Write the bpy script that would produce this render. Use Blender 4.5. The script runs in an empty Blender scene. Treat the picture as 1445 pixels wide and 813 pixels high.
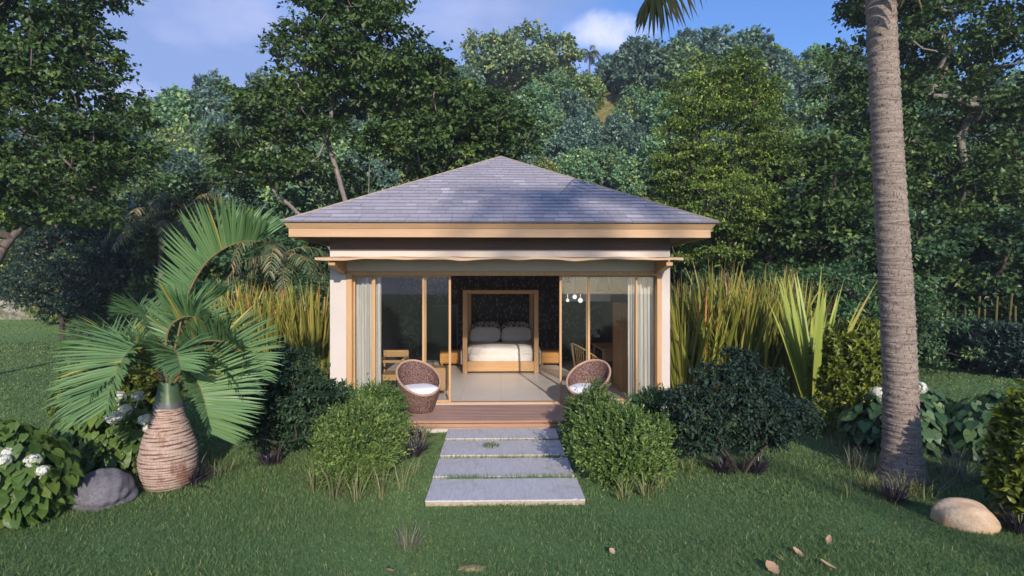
import bpy, math, random
import numpy as np

random.seed(7)
RNG = np.random.default_rng(11)
SC = bpy.context.scene
COL = SC.collection
R = math.radians

# ------------------------------------------------------------------ camera and pixel helpers
F, CX, CY, EYE = 800.0, 722.5, 406.5, 2.35
YAW = R(1.4)
CT, ST = math.cos(YAW), math.sin(YAW)

def P(px, py, d):
    """point seen at photo pixel (px, py) at camera depth d"""
    xc = (px - CX) / F * d
    return np.array([xc * CT + d * ST, -xc * ST + d * CT, EYE + (CY - py) / F * d])

def G(px, py, z=0.0):
    """point on the level z seen at photo pixel"""
    return P(px, py, (EYE - z) * F / (py - CY))

def lin(r, g, b):
    f = lambda c: c / 12.92 if c <= 0.04045 else ((c + 0.055) / 1.055) ** 2.4
    return (f(r / 255), f(g / 255), f(b / 255), 1.0)

# ------------------------------------------------------------------ object helpers
def thing(name, label, cat, loc=(0, 0, 0), rz=0.0, group=None):
    o = bpy.data.objects.new(name, None)
    o.empty_display_size = 0.2
    COL.objects.link(o)
    o.location = [float(c) for c in loc]
    o.rotation_euler = (0, 0, rz)
    o['label'] = label
    o['category'] = cat
    if group:
        o['group'] = group
    return o

def tag(o, label, cat, group=None):
    o['label'] = label
    o['category'] = cat
    if group:
        o['group'] = group
    return o

def copy_thing(root, loc, rz, sc, label, group=None):
    r = root.copy()
    COL.objects.link(r)
    r.location = [float(c) for c in loc]
    r.rotation_euler = (0, 0, rz)
    r.scale = (sc, sc, sc) if not hasattr(sc, '__len__') else sc
    r['label'] = label
    if group:
        r['group'] = group
    for ch in root.children:
        c = ch.copy()
        COL.objects.link(c)
        c.parent = r
        for g in ch.children:
            d = g.copy()
            COL.objects.link(d)
            d.parent = c
    return r

class MB:
    """collects geometry for ONE mesh object"""
    def __init__(self):
        self.v, self.t, self.f, self.n = [], [], [], 0
    def add(self, verts, faces, tint=0.5, mi=0):
        verts = np.asarray(verts, float).reshape(-1, 3)
        k = len(verts)
        tint = np.broadcast_to(np.asarray(tint, float), (k,))
        by = {}
        if isinstance(faces, np.ndarray):
            by[faces.shape[1]] = faces
        else:
            for fc in faces:
                by.setdefault(len(fc), []).append(fc)
        for s, arr in by.items():
            self.f.append((np.asarray(arr, np.int64) + self.n, mi))
        self.v.append(verts)
        self.t.append(tint)
        self.n += k
        return self
    def box(self, x0, x1, y0, y1, z0, z1, tint=0.5, mi=0):
        v = [(x0, y0, z0), (x1, y0, z0), (x1, y1, z0), (x0, y1, z0), (x0, y0, z1), (x1, y0, z1), (x1, y1, z1), (x0, y1, z1)]
        f = [(0, 3, 2, 1), (4, 5, 6, 7), (0, 1, 5, 4), (1, 2, 6, 5), (2, 3, 7, 6), (3, 0, 4, 7)]
        return self.add(v, f, tint, mi)
    def bbox(self, x0, x1, y0, y1, z0, z1, b=0.008, tint=0.5, mi=0):
        """box with chamfered edges"""
        b = min(b, (x1 - x0) * .3, (y1 - y0) * .3, (z1 - z0) * .3)
        X, Y, Z = (x0, x1), (y0, y1), (z0, z1)
        v, idx = [], {}
        for i in (0, 1):
            for j in (0, 1):
                for k in (0, 1):
                    sx, sy, sz = (1 - 2 * i) * b, (1 - 2 * j) * b, (1 - 2 * k) * b
                    p = (X[i], Y[j], Z[k])
                    idx[(i, j, k, 'x')] = len(v); v.append((p[0], p[1] + sy, p[2] + sz))
                    idx[(i, j, k, 'y')] = len(v); v.append((p[0] + sx, p[1], p[2] + sz))
                    idx[(i, j, k, 'z')] = len(v); v.append((p[0] + sx, p[1] + sy, p[2]))
        f = []
        q = [(0, 0), (1, 0), (1, 1), (0, 1)]
        for s in (0, 1):
            f.append([idx[(s, a, c, 'x')] for a, c in q]); f.append([idx[(a, s, c, 'y')] for a, c in q]); f.append([idx[(a, c, s, 'z')] for a, c in q])
        for a in (0, 1):
            for c in (0, 1):
                f.append([idx[(a, c, 0, 'x')], idx[(a, c, 1, 'x')], idx[(a, c, 1, 'y')], idx[(a, c, 0, 'y')]])
                f.append([idx[(a, 0, c, 'x')], idx[(a, 1, c, 'x')], idx[(a, 1, c, 'z')], idx[(a, 0, c, 'z')]])
                f.append([idx[(0, a, c, 'y')], idx[(1, a, c, 'y')], idx[(1, a, c, 'z')], idx[(0, a, c, 'z')]])
                for k in (0, 1):
                    f.append([idx[(a, c, k, 'x')], idx[(a, c, k, 'y')], idx[(a, c, k, 'z')]])
        return self.add(v, f, tint, mi)
    def tube(self, pts, rad, seg=8, tint=0.5, mi=0, cap=True):
        pts = np.asarray(pts, float)
        n = len(pts)
        rad = np.broadcast_to(np.asarray(rad, float), (n,))
        tan = np.gradient(pts, axis=0)
        tan /= np.linalg.norm(tan, axis=1)[:, None] + 1e-9
        ref = np.array([0.31, 0.17, 0.93]) if abs(tan[0][2]) < .9 else np.array([1.0, 0.1, 0])
        vs = []
        x = np.cross(tan[0], ref); x /= np.linalg.norm(x)
        a = np.arange(seg) * 2 * np.pi / seg
        for i in range(n):
            x = x - tan[i] * np.dot(x, tan[i]); x /= np.linalg.norm(x) + 1e-9
            y = np.cross(tan[i], x)
            vs.append(pts[i] + rad[i] * (np.cos(a)[:, None] * x + np.sin(a)[:, None] * y))
        f = []
        for i in range(n - 1):
            for j in range(seg):
                k = (j + 1) % seg
                f.append((i * seg + j, i * seg + k, (i + 1) * seg + k, (i + 1) * seg + j))
        if cap:
            f.append(tuple(range(seg - 1, -1, -1))); f.append(tuple((n - 1) * seg + j for j in range(seg)))
        return self.add(np.concatenate(vs), f, tint, mi)
    def lathe(self, prof, seg=32, c=(0, 0, 0), tint=0.5, mi=0, wob=None):
        vs, f = [], []
        a = np.arange(seg) * 2 * np.pi / seg
        for i, (r, z) in enumerate(prof):
            rr = np.full(seg, r) if wob is None else r * wob(a, z)
            vs.append(np.stack([c[0] + rr * np.cos(a), c[1] + rr * np.sin(a), np.full(seg, c[2] + z)], 1))
        for i in range(len(prof) - 1):
            for j in range(seg):
                k = (j + 1) % seg
                f.append((i * seg + j, i * seg + k, (i + 1) * seg + k, (i + 1) * seg + j))
        return self.add(np.concatenate(vs), f, tint, mi)
    def squad(self, c, s, e=0.6, n=20, noise=0.0, fr=3.0, seed=0, tint=0.5, mi=0, rot=None):
        """rounded solid (superellipsoid), optionally lumpy"""
        u = np.linspace(-np.pi / 2, np.pi / 2, n); w = np.linspace(-np.pi, np.pi, 2 * n, endpoint=False)
        pw = lambda q: np.sign(q) * np.abs(q) ** e
        U, W_ = np.meshgrid(u, w, indexing='ij')
        v = np.stack([pw(np.cos(U)) * pw(np.cos(W_)), pw(np.cos(U)) * pw(np.sin(W_)), pw(np.sin(U))], -1).reshape(-1, 3)
        if noise:
            rg = np.random.default_rng(seed)
            d = np.zeros(len(v))
            for o in range(5):
                k = rg.normal(size=3) * fr * (1.6 ** o) * .6; d += np.sin(v @ k + rg.uniform(0, 6)) / (1.6 ** o)
            v = v * (1 + noise * d)[:, None]
        v = v * np.asarray(s, float)
        if rot is not None:
            v = v @ np.asarray(rot).T
        v = v + np.asarray(c, float)
        m = 2 * n
        f = [(i * m + j, i * m + (j + 1) % m, (i + 1) * m + (j + 1) % m, (i + 1) * m + j) for i in range(n - 1) for j in range(m)]
        return self.add(v, f, tint, mi)
    def build(self, name, mats, parent=None, smooth=False, local=False):
        me = bpy.data.meshes.new(name)
        v = np.concatenate(self.v); t = np.concatenate(self.t)
        if parent is not None and not local:
            off, p = np.zeros(3), parent
            while p is not None:
                off += np.array(p.location); p = p.parent
            v = v - off
        nl = sum(a.size for a, _ in self.f); nf = sum(len(a) for a, _ in self.f)
        me.vertices.add(len(v)); me.loops.add(nl); me.polygons.add(nf)
        me.vertices.foreach_set('co', v.astype(np.float32).ravel())
        me.loops.foreach_set('vertex_index', np.concatenate([a.ravel() for a, _ in self.f]).astype(np.int32))
        sizes = np.concatenate([np.full(len(a), a.shape[1]) for a, _ in self.f])
        me.polygons.foreach_set('loop_start', np.concatenate([[0], np.cumsum(sizes)[:-1]]).astype(np.int32))
        mi = np.concatenate([np.full(len(a), m) for a, m in self.f])
        me.polygons.foreach_set('material_index', mi.astype(np.int32))
        me.polygons.foreach_set('use_smooth', np.full(nf, smooth))
        at = me.attributes.new('tint', 'FLOAT', 'POINT')
        at.data.foreach_set('value', t.astype(np.float32))
        me.update(calc_edges=True)
        for m in (mats if isinstance(mats, (list, tuple)) else [mats]):
            me.materials.append(m)
        o = bpy.data.objects.new(name, me)
        COL.objects.link(o)
        if parent is not None:
            o.parent = parent
        return o

def at_base(o, loc):
    """put a single mesh object's origin at its base"""
    import mathutils
    o.data.transform(mathutils.Matrix.Translation([-float(c) for c in loc]))
    o.location = [float(c) for c in loc]
    return o

# ------------------------------------------------------------------ materials
class NT:
    def __init__(self, name):
        self.m = bpy.data.materials.new(name); self.m.use_nodes = True
        self.t = self.m.node_tree; self.t.nodes.clear()
        self.out = self.n('ShaderNodeOutputMaterial')
    def n(self, typ, **kw):
        nd = self.t.nodes.new(typ)
        for k, v in kw.items():
            setattr(nd, k, v)
        return nd
    def l(self, a, b):
        self.t.links.new(a, b)
    def ramp(self, fac, stops):
        r = self.n('ShaderNodeValToRGB'); e = r.color_ramp.elements
        while len(e) > 1:
            e.remove(e[-1])
        e[0].position = stops[0][0]; e[0].color = stops[0][1]
        for p, c in stops[1:]:
            q = e.new(p); q.color = c
        self.l(fac, r.inputs[0])
        return r.outputs[0]
    def noise(self, scale, detail=4, rough=.55, coord='Object', stretch=None, dist=0):
        tc = self.n('ShaderNodeTexCoord')
        src = tc.outputs[coord]
        if stretch:
            mp = self.n('ShaderNodeMapping'); mp.inputs['Scale'].default_value = stretch
            self.l(src, mp.inputs[0]); src = mp.outputs[0]
        nz = self.n('ShaderNodeTexNoise'); nz.inputs['Scale'].default_value = scale; nz.inputs['Detail'].default_value = detail
        nz.inputs['Roughness'].default_value = rough; nz.inputs['Distortion'].default_value = dist
        self.l(src, nz.inputs['Vector'])
        return nz.outputs['Fac']
    def attr(self, nm='tint'):
        a = self.n('ShaderNodeAttribute'); a.attribute_name = nm
        return a.outputs['Fac']
    def math(self, op, a, b):
        m = self.n('ShaderNodeMath', operation=op)
        for i, x in enumerate((a, b)):
            if isinstance(x, (int, float)):
                m.inputs[i].default_value = x
            else:
                self.l(x, m.inputs[i])
        return m.outputs[0]
    def mix(self, fac, a, b, blend='MIX'):
        m = self.n('ShaderNodeMix', data_type='RGBA', blend_type=blend)
        for s, x in ((m.inputs[0], fac), (m.inputs[6], a), (m.inputs[7], b)):
            if isinstance(x, (int, float, tuple)):
                s.default_value = x
            else:
                self.l(x, s)
        return m.outputs[2]
    def bsdf(self, col, rough=.6, bump=None, bstr=.3, bdist=.01, spec=.5, metal=0, **kw):
        b = self.n('ShaderNodeBsdfPrincipled')
        if isinstance(col, tuple):
            b.inputs['Base Color'].default_value = col
        else:
            self.l(col, b.inputs['Base Color'])
        if isinstance(rough, (int, float)):
            b.inputs['Roughness'].default_value = rough
        else:
            self.l(rough, b.inputs['Roughness'])
        b.inputs['Specular IOR Level'].default_value = spec
        b.inputs['Metallic'].default_value = metal
        for k, v in kw.items():
            b.inputs[k].default_value = v
        if bump is not None:
            bp = self.n('ShaderNodeBump'); bp.inputs['Strength'].default_value = bstr; bp.inputs['Distance'].default_value = bdist
            self.l(bump, bp.inputs['Height']); self.l(bp.outputs[0], b.inputs['Normal'])
        return b.outputs[0]
    def done(self, sh):
        self.l(sh, self.out.inputs[0])
        return self.m

def c4(r, g, b):
    return (r, g, b, 1.0)

def leaf_mat(name, stops, rough=.45, transl=.22, objvar=0.0, spec=.4):
    t = NT(name)
    col = t.ramp(t.attr(), stops)
    if objvar:
        oi = t.n('ShaderNodeObjectInfo')
        hs = t.n('ShaderNodeHueSaturation')
        t.l(t.math('ADD', t.math('MULTIPLY', oi.outputs['Random'], objvar * .08), .5 - objvar * .04), hs.inputs['Hue'])
        t.l(t.math('ADD', t.math('MULTIPLY', oi.outputs['Random'], objvar * .7), 1 - objvar * .35), hs.inputs['Value'])
        t.l(col, hs.inputs['Color']); col = hs.outputs[0]
    b = t.bsdf(col, rough, spec=spec)
    tr = t.n('ShaderNodeBsdfTranslucent'); t.l(col, tr.inputs[0])
    mx = t.n('ShaderNodeMixShader'); mx.inputs[0].default_value = transl
    t.l(b, mx.inputs[1]); t.l(tr.outputs[0], mx.inputs[2])
    return t.done(mx.outputs[0])

def plain(name, col, rough=.6, var=.25, scale=6, bump=.15, stretch=None, spec=.4, bdist=.01, sheen=None):
    t = NT(name)
    nz = t.noise(scale, 6, .6, stretch=stretch)
    d = tuple(c * (1 - var) for c in col[:3]) + (1,); u = tuple(min(1, c * (1 + var)) for c in col[:3]) + (1,)
    cc = t.ramp(nz, [(.3, d), (.7, u)])
    return t.done(t.bsdf(cc, rough, bump=nz if bump else None, bstr=bump, bdist=bdist, spec=spec))

def wood(name, col, axis='x', rough=.5, var=.28):
    st = {'x': (.6, 14, 14), 'y': (14, .6, 14), 'z': (14, 14, .6)}[axis]
    t = NT(name)
    nz = t.noise(1.6, 7, .62, stretch=st, dist=.8)
    fine = t.noise(9, 3, .6, stretch=st)
    big = t.noise(.9, 2, .5)
    d = tuple(c * (1 - var) for c in col[:3]) + (1,); u = tuple(min(1, c * (1 + var)) for c in col[:3]) + (1,)
    cc = t.ramp(t.math('ADD', t.math('MULTIPLY', nz, .7), t.math('MULTIPLY', fine, .3)), [(.32, d), (.5, col), (.68, u)])
    cc = t.mix(t.math('MULTIPLY', big, .35), cc, tuple(c * .6 for c in col[:3]) + (1,))
    return t.done(t.bsdf(cc, rough, bump=fine, bstr=.12, bdist=.004, spec=.35))

M = {}
M['wood_x'] = wood('oak_along', c4(.50, .29, .13), 'x')
M['wood_z'] = wood('oak_upright', c4(.50, .29, .13), 'z')
M['wood_y'] = wood('oak_deep', c4(.48, .27, .12), 'y')
M['fascia'] = wood('fascia_wood', c4(.52, .33, .185), 'x', .55, .16)
M['door_wood'] = wood('door_wood', c4(.54, .32, .15), 'z', .5, .18)
M['deck'] = wood('deck_wood', c4(.36, .225, .18), 'x', .6, .25)
M['deck_front'] = wood('deck_riser_wood', c4(.40, .22, .135), 'x', .6, .2)
M['awning'] = wood('awning_wood', c4(.55, .36, .21), 'x', .65, .15)
M['trim'] = plain('hip_trim_tan', c4(.34, .27, .20), .7, .15, 8, .05)
M['white_int'] = plain('white_plaster_inside', c4(.78, .76, .76), .8, .03, 4, .02)

def wall_mat():
    t = NT('pale_render')
    big = t.noise(.9, 5, .6); fine = t.noise(60, 3, .6)
    cc = t.ramp(big, [(.3, c4(.53, .465, .415)), (.7, c4(.60, .53, .475))])
    return t.done(t.bsdf(cc, .85, bump=fine, bstr=.25, bdist=.003, spec=.25))
M['wall'] = wall_mat()
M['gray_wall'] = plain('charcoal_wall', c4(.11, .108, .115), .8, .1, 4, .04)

def wallpaper():
    t = NT('dark_leaf_wallpaper')
    tc = t.n('ShaderNodeTexCoord')
    v = t.n('ShaderNodeTexVoronoi', feature='F1'); v.inputs['Scale'].default_value = 17
    mp = t.n('ShaderNodeMapping'); mp.inputs['Scale'].default_value = (1, 1, .62)
    nz = t.n('ShaderNodeTexNoise'); nz.inputs['Scale'].default_value = 3
    mx = t.n('ShaderNodeMix', data_type='RGBA'); mx.inputs[0].default_value = .14
    t.l(tc.outputs['Object'], nz.inputs['Vector']); t.l(tc.outputs['Object'], mx.inputs[6]); t.l(nz.outputs['Color'], mx.inputs[7])
    t.l(mx.outputs[2], mp.inputs[0]); t.l(mp.outputs[0], v.inputs['Vector'])
    wv = t.n('ShaderNodeTexWave'); wv.inputs['Scale'].default_value = 14; wv.inputs['Distortion'].default_value = 12; wv.inputs['Detail'].default_value = 3
    t.l(mp.outputs[0], wv.inputs['Vector'])
    f = t.math('MULTIPLY', t.math('GREATER_THAN', wv.outputs['Fac'], .62), t.math('LESS_THAN', v.outputs['Distance'], .42))
    sel = t.n('ShaderNodeSeparateColor'); t.l(v.outputs['Color'], sel.inputs[0])
    f = t.math('MULTIPLY', f, t.math('GREATER_THAN', sel.outputs[0], .3))
    cc = t.mix(f, c4(.055, .045, .043), c4(.30, .265, .235))
    return t.done(t.bsdf(cc, .75, spec=.3))
M['wallpaper'] = wallpaper()

def floor_mat():
    t = NT('pale_floor_tile')
    tc = t.n('ShaderNodeTexCoord')
    br = t.n('ShaderNodeTexBrick'); br.offset = 0
    br.inputs['Scale'].default_value = 1; br.inputs['Mortar Size'].default_value = .004
    br.inputs['Brick Width'].default_value = .8; br.inputs['Row Height'].default_value = .8
    br.inputs['Color1'].default_value = c4(.74, .69, .65); br.inputs['Color2'].default_value = c4(.78, .73, .69); br.inputs['Mortar'].default_value = c4(.5, .46, .44)
    t.l(tc.outputs['Object'], br.inputs['Vector'])
    nz = t.noise(2, 5, .6)
    cc = t.mix(t.math('MULTIPLY', nz, .25), br.outputs['Color'], c4(.52, .47, .44))
    return t.done(t.bsdf(cc, .35, spec=.4))
M['floor'] = floor_mat()

def shingle_mat():
    t = NT('slate_shingle')
    nz = t.noise(5, 6, .65, stretch=(3, 1, 1)); fine = t.noise(70, 3, .7)
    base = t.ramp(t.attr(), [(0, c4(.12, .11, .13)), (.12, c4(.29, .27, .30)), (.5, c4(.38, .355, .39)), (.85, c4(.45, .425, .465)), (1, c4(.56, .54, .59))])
    cc = t.mix(t.math('MULTIPLY', nz, .55), base, c4(.28, .265, .32))
    return t.done(t.bsdf(cc, .8, bump=fine, bstr=.35, bdist=.004, spec=.3))
M['shingle'] = shingle_mat()

def slab_mat():
    t = NT('grey_stone_slab')
    st = t.noise(2.2, 6, .7, stretch=(16, 2.2, 1)); fine = t.noise(85, 3, .7); big = t.noise(1.4, 4, .6)
    f = t.math('ADD', t.math('MULTIPLY', st, .6), t.math('MULTIPLY', fine, .4))
    cc = t.ramp(f, [(.30, c4(.34, .335, .36)), (.5, c4(.50, .49, .51)), (.7, c4(.66, .64, .64))])
    cc = t.mix(t.math('MULTIPLY', big, .4), cc, c4(.45, .42, .42))
    stain = t.noise(2.6, 6, .7, dist=1.0)
    cc = t.mix(t.ramp(stain, [(.52, c4(0, 0, 0)), (.72, c4(.55, .55, .55))]), cc, c4(.27, .27, .24))
    return t.done(t.bsdf(cc, .9, bump=f, bstr=.6, bdist=.012, spec=.25))
M['slab'] = slab_mat()

def slab_edge_mat():
    t = NT('buff_slab_edge')
    f = t.noise(26, 6, .7); g = t.noise(5, 4, .6)
    cc = t.ramp(f, [(.3, c4(.30, .23, .15)), (.6, c4(.50, .42, .30)), (.8, c4(.60, .53, .42))])
    cc = t.mix(t.math('MULTIPLY', g, .5), cc, c4(.24, .21, .12))
    return t.done(t.bsdf(cc, .95, bump=f, bstr=.7, bdist=.012, spec=.2))
M['slab_edge'] = slab_edge_mat()

def glass_mat():
    t = NT('window_glass')
    fr = t.n('ShaderNodeFresnel'); fr.inputs['IOR'].default_value = 1.52
    gl = t.n('ShaderNodeBsdfGlossy'); gl.inputs['Roughness'].default_value = .01
    tr = t.n('ShaderNodeBsdfTransparent'); tr.inputs[0].default_value = c4(.93, .95, .95)
    mx = t.n('ShaderNodeMixShader')
    t.l(t.math('MINIMUM', t.math('MULTIPLY', fr.outputs[0], 1.1), 1.0), mx.inputs[0]); t.l(tr.outputs[0], mx.inputs[1]); t.l(gl.outputs[0], mx.inputs[2])
    return t.done(mx.outputs[0])
M['glass'] = glass_mat()
M['dark_glass'] = plain('dark_screen', c4(.012, .013, .015), .12, .05, 2, 0, spec=.5)

def sheer_mat():
    t = NT('sheer_curtain')
    nz = t.noise(40, 2, .5, stretch=(1, 1, .05))
    cc = t.ramp(nz, [(.3, c4(.72, .68, .63)), (.7, c4(.84, .80, .75))])
    b = t.bsdf(cc, .9, spec=.1)
    tl = t.n('ShaderNodeBsdfTranslucent'); t.l(cc, tl.inputs[0])
    tp = t.n('ShaderNodeBsdfTransparent')
    m1 = t.n('ShaderNodeMixShader'); m1.inputs[0].default_value = .3; t.l(b, m1.inputs[1]); t.l(tl.outputs[0], m1.inputs[2])
    m2 = t.n('ShaderNodeMixShader'); m2.inputs[0].default_value = .12; t.l(m1.outputs[0], m2.inputs[1]); t.l(tp.outputs[0], m2.inputs[2])
    return t.done(m2.outputs[0])
M['sheer'] = sheer_mat()
M['linen'] = plain('white_linen', c4(.62, .575, .525), .9, .06, 14, .3, spec=.15, bdist=.01)
M['cushion'] = plain('pale_cushion_cloth', c4(.72, .73, .78), .9, .06, 60, .2, spec=.15, bdist=.003)

def pattern_cloth():
    t = NT('patterned_cushion_cloth')
    tc = t.n('ShaderNodeTexCoord')
    v = t.n('ShaderNodeTexVoronoi'); v.inputs['Scale'].default_value = 16; t.l(tc.outputs['Object'], v.inputs['Vector'])
    cc = t.mix(t.math('GREATER_THAN', v.outputs['Distance'], .5), c4(.05, .045, .045), c4(.32, .29, .27))
    return t.done(t.bsdf(cc, .9, spec=.1))
M['pattern'] = pattern_cloth()

def wicker():
    t = NT('brown_wicker')
    tc = t.n('ShaderNodeTexCoord')
    v = t.n('ShaderNodeTexVoronoi'); v.inputs['Scale'].default_value = 48; t.l(tc.outputs['Object'], v.inputs['Vector'])
    nz = t.noise(26, 4, .7)
    f = t.math('ADD', t.math('MULTIPLY', v.outputs['Distance'], .9), t.math('MULTIPLY', nz, .3))
    cc = t.ramp(f, [(.2, c4(.33, .20, .155)), (.5, c4(.20, .11, .088)), (.8, c4(.055, .03, .027))])
    inv = t.math('SUBTRACT', 1.0, f)
    return t.done(t.bsdf(cc, .6, bump=inv, bstr=.9, bdist=.012, spec=.3))
M['wicker'] = wicker()
M['rim'] = plain('rattan_rim', c4(.40, .25, .17), .55, .2, 30, .2)
M['rattan'] = plain('honey_rattan', c4(.45, .28, .13), .5, .2, 30, .15)
M['lamp_metal'] = plain('dark_grey_lamp_metal', c4(.10, .095, .10), .45, .1, 10, .03)
M['foundation'] = plain('cream_foundation', c4(.55, .48, .40), .85, .15, 12, .2)

def globe_mat():
    t = NT('lit_globe_glass')
    e = t.n('ShaderNodeEmission'); e.inputs[0].default_value = c4(1, .95, .88); e.inputs[1].default_value = 1.0
    return t.done(e.outputs[0])
M['globe'] = globe_mat()

def bark(name, a, b, scale=5, stretch=(3, 3, .5)):
    t = NT(name)
    nz = t.noise(scale, 6, .7, stretch=stretch)
    cc = t.ramp(nz, [(.3, a), (.7, b)])
    return t.done(t.bsdf(cc, .85, bump=nz, bstr=.5, bdist=.03, spec=.2))
M['bark'] = bark('grey_brown_bark', c4(.07, .052, .045), c4(.20, .16, .14))
M['bark_dark'] = bark('dark_bark', c4(.035, .027, .022), c4(.10, .08, .065))
M['bark_pale'] = bark('pale_grey_bark', c4(.12, .095, .085), c4(.30, .255, .23))
M['bamboo'] = bark('bamboo_cane', c4(.06, .06, .018), c4(.15, .13, .045), 4, (1, 1, 2))

def palm_trunk_mat():
    t = NT('ringed_palm_bark')
    rings = t.attr()
    fine = t.noise(9, 8, .8, stretch=(1.6, 1.6, 5)); big = t.noise(2.2, 4, .6)
    streak = t.noise(5, 6, .7, stretch=(.9, .9, 12), dist=.6)
    pit = t.noise(17, 2, .5, stretch=(3.4, 3.4, 1.5))
    cc = t.ramp(fine, [(.30, c4(0.132, 0.098, 0.078)), (.47, c4(0.297, 0.235, 0.191)), (.60, c4(0.396, 0.319, 0.267)), (.75, c4(0.550, 0.464, 0.386))])
    cc = t.mix(t.ramp(streak, [(.50, c4(0, 0, 0)), (.68, c4(0.715, 0.670, 0.598))]), cc, c4(0.176, 0.132, 0.106))
    cc = t.mix(t.math('MULTIPLY', rings, .6), cc, c4(0.110, 0.080, 0.064))
    cc = t.mix(t.ramp(pit, [(.595, c4(0, 0, 0)), (.635, c4(0.935, 0.875, 0.782))]), cc, c4(0.061, 0.043, 0.035))
    cc = t.mix(t.math('MULTIPLY', big, .25), cc, c4(0.330, 0.268, 0.225))
    h = t.math('SUBTRACT', t.math('ADD', fine, t.math('MULTIPLY', streak, .5)), t.math('MULTIPLY', rings, .6))
    return t.done(t.bsdf(cc, .9, bump=h, bstr=.9, bdist=.02, spec=.15))
M['palm_trunk'] = palm_trunk_mat()

def bottle_mat():
    t = NT('bottle_palm_bark')
    fine = t.noise(22, 6, .75, stretch=(2.4, 2.4, .6)); big = t.noise(2.6, 4, .6, stretch=(2, 2, .8))
    cc = t.ramp(fine, [(.3, c4(.30, .185, .14)), (.5, c4(.46, .33, .265)), (.75, c4(.60, .48, .41))])
    cc = t.mix(t.attr(), cc, c4(.095, .05, .038))
    cc = t.mix(t.ramp(big, [(.56, c4(0, 0, 0)), (.66, c4(.8, .8, .8))]), cc, c4(.20, .085, .055))
    return t.done(t.bsdf(cc, .85, bump=fine, bstr=.6, bdist=.015, spec=.2))
M['bottle'] = bottle_mat()

def shaft_mat():
    t = NT('green_crownshaft')
    nz = t.noise(3, 4, .6, stretch=(8, 8, .8))
    cc = t.ramp(t.attr(), [(0, c4(.13, .10, .19)), (.06, c4(.11, .10, .15)), (.13, c4(.06, .10, .05)), (.75, c4(.06, .14, .06)), (1, c4(.20, .10, .06))])
    cc = t.mix(t.math('MULTIPLY', nz, .5), cc, c4(.10, .14, .07))
    return t.done(t.bsdf(cc, .45, bump=nz, bstr=.3, spec=.4))
M['shaft'] = shaft_mat()

def rock_mat(name, a, b, c):
    t = NT(name)
    f = t.noise(30, 6, .75); g = t.noise(3.5, 4, .6)
    cc = t.ramp(f, [(.32, a), (.6, b)])
    cc = t.mix(t.ramp(g, [(.42, c4(0, 0, 0)), (.6, c4(1, 1, 1))]), cc, c)
    return t.done(t.bsdf(cc, .9, bump=f, bstr=.7, bdist=.015, spec=.2))
M['rock_grey'] = rock_mat('grey_granite', c4(.07, .068, .08), c4(.20, .19, .21), c4(.15, .14, .16))
M['rock_tan'] = rock_mat('tan_sandstone', c4(.42, .30, .20), c4(.60, .47, .34), c4(.50, .33, .20))
M['cliff'] = rock_mat('pale_cliff_stone', c4(.13, .12, .10), c4(.38, .35, .30), c4(.12, .13, .07))

M['grass'] = leaf_mat('lawn_blades', [(0, c4(0.061, 0.115, 0.039)), (.5, c4(0.117, 0.197, 0.066)), (.85, c4(0.188, 0.269, 0.099)), (1, c4(0.374, 0.337, 0.144))], .6, .25, spec=.25)

def ground_mat():
    t = NT('lawn_soil')
    tc = t.n('ShaderNodeTexCoord')
    fine = t.noise(30, 5, .7); mid = t.noise(1.3, 5, .6); big = t.noise(.12, 3, .5)
    cc = t.ramp(fine, [(.3, c4(.08, .145, .058)), (.6, c4(.14, .23, .085)), (.8, c4(.19, .29, .115))])
    cc = t.mix(t.ramp(mid, [(.4, c4(0, 0, 0)), (.75, c4(.5, .5, .5))]), cc, c4(.15, .23, .075))
    sx = t.n('ShaderNodeSeparateXYZ'); t.l(tc.outputs['Object'], sx.inputs[0])
    hill = t.ramp(t.math('MULTIPLY', sx.outputs[2], .1), [(.1, c4(0, 0, 0)), (.5, c4(1, 1, 1))])
    hc = t.ramp(mid, [(.35, c4(.06, .085, .025)), (.65, c4(.21, .18, .07))])
    cc = t.mix(hill, cc, hc)
    return t.done(t.bsdf(cc, .9, bump=fine, bstr=.6, bdist=.03, spec=.15))
M['ground'] = ground_mat()

M['leaf_dark'] = leaf_mat('dark_broad_leaf', [(0, c4(0.033, 0.067, 0.020)), (.5, c4(0.066, 0.122, 0.030)), (.8, c4(0.124, 0.194, 0.046)), (1, c4(0.247, 0.314, 0.077))], .46, .2, spec=.32)
M['leaf_mid'] = leaf_mat('mid_broad_leaf', [(0, c4(0.030, 0.075, 0.033)), (.5, c4(0.063, 0.132, 0.049)), (.8, c4(0.108, 0.191, 0.067)), (1, c4(0.199, 0.282, 0.099))], .4, .2, .35)
M['leaf_blue'] = leaf_mat('blue_green_leaf', [(0, c4(0.020, 0.044, 0.035)), (.5, c4(0.033, 0.069, 0.050)), (1, c4(0.062, 0.106, 0.062))], .42, .15)
M['leaf_cedar'] = leaf_mat('yellow_green_cedar_leaf', [(0, c4(0.052, 0.093, 0.018)), (.5, c4(0.144, 0.222, 0.036)), (.8, c4(0.273, 0.362, 0.059)), (1, c4(0.414, 0.492, 0.112))], .5, .2)
M['leaf_hill'] = leaf_mat('hill_leaf', [(0, c4(0.090, 0.183, 0.092)), (.5, c4(0.168, 0.299, 0.137)), (.8, c4(0.269, 0.405, 0.157)), (1, c4(0.538, 0.578, 0.147))], .45, .2, .5)
M['leaf_hill_y'] = leaf_mat('hill_leaf_yellowish', [(0, c4(0.097, 0.158, 0.052)), (.5, c4(0.194, 0.281, 0.087)), (1, c4(0.457, 0.492, 0.141))], .45, .2, .5)
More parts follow.
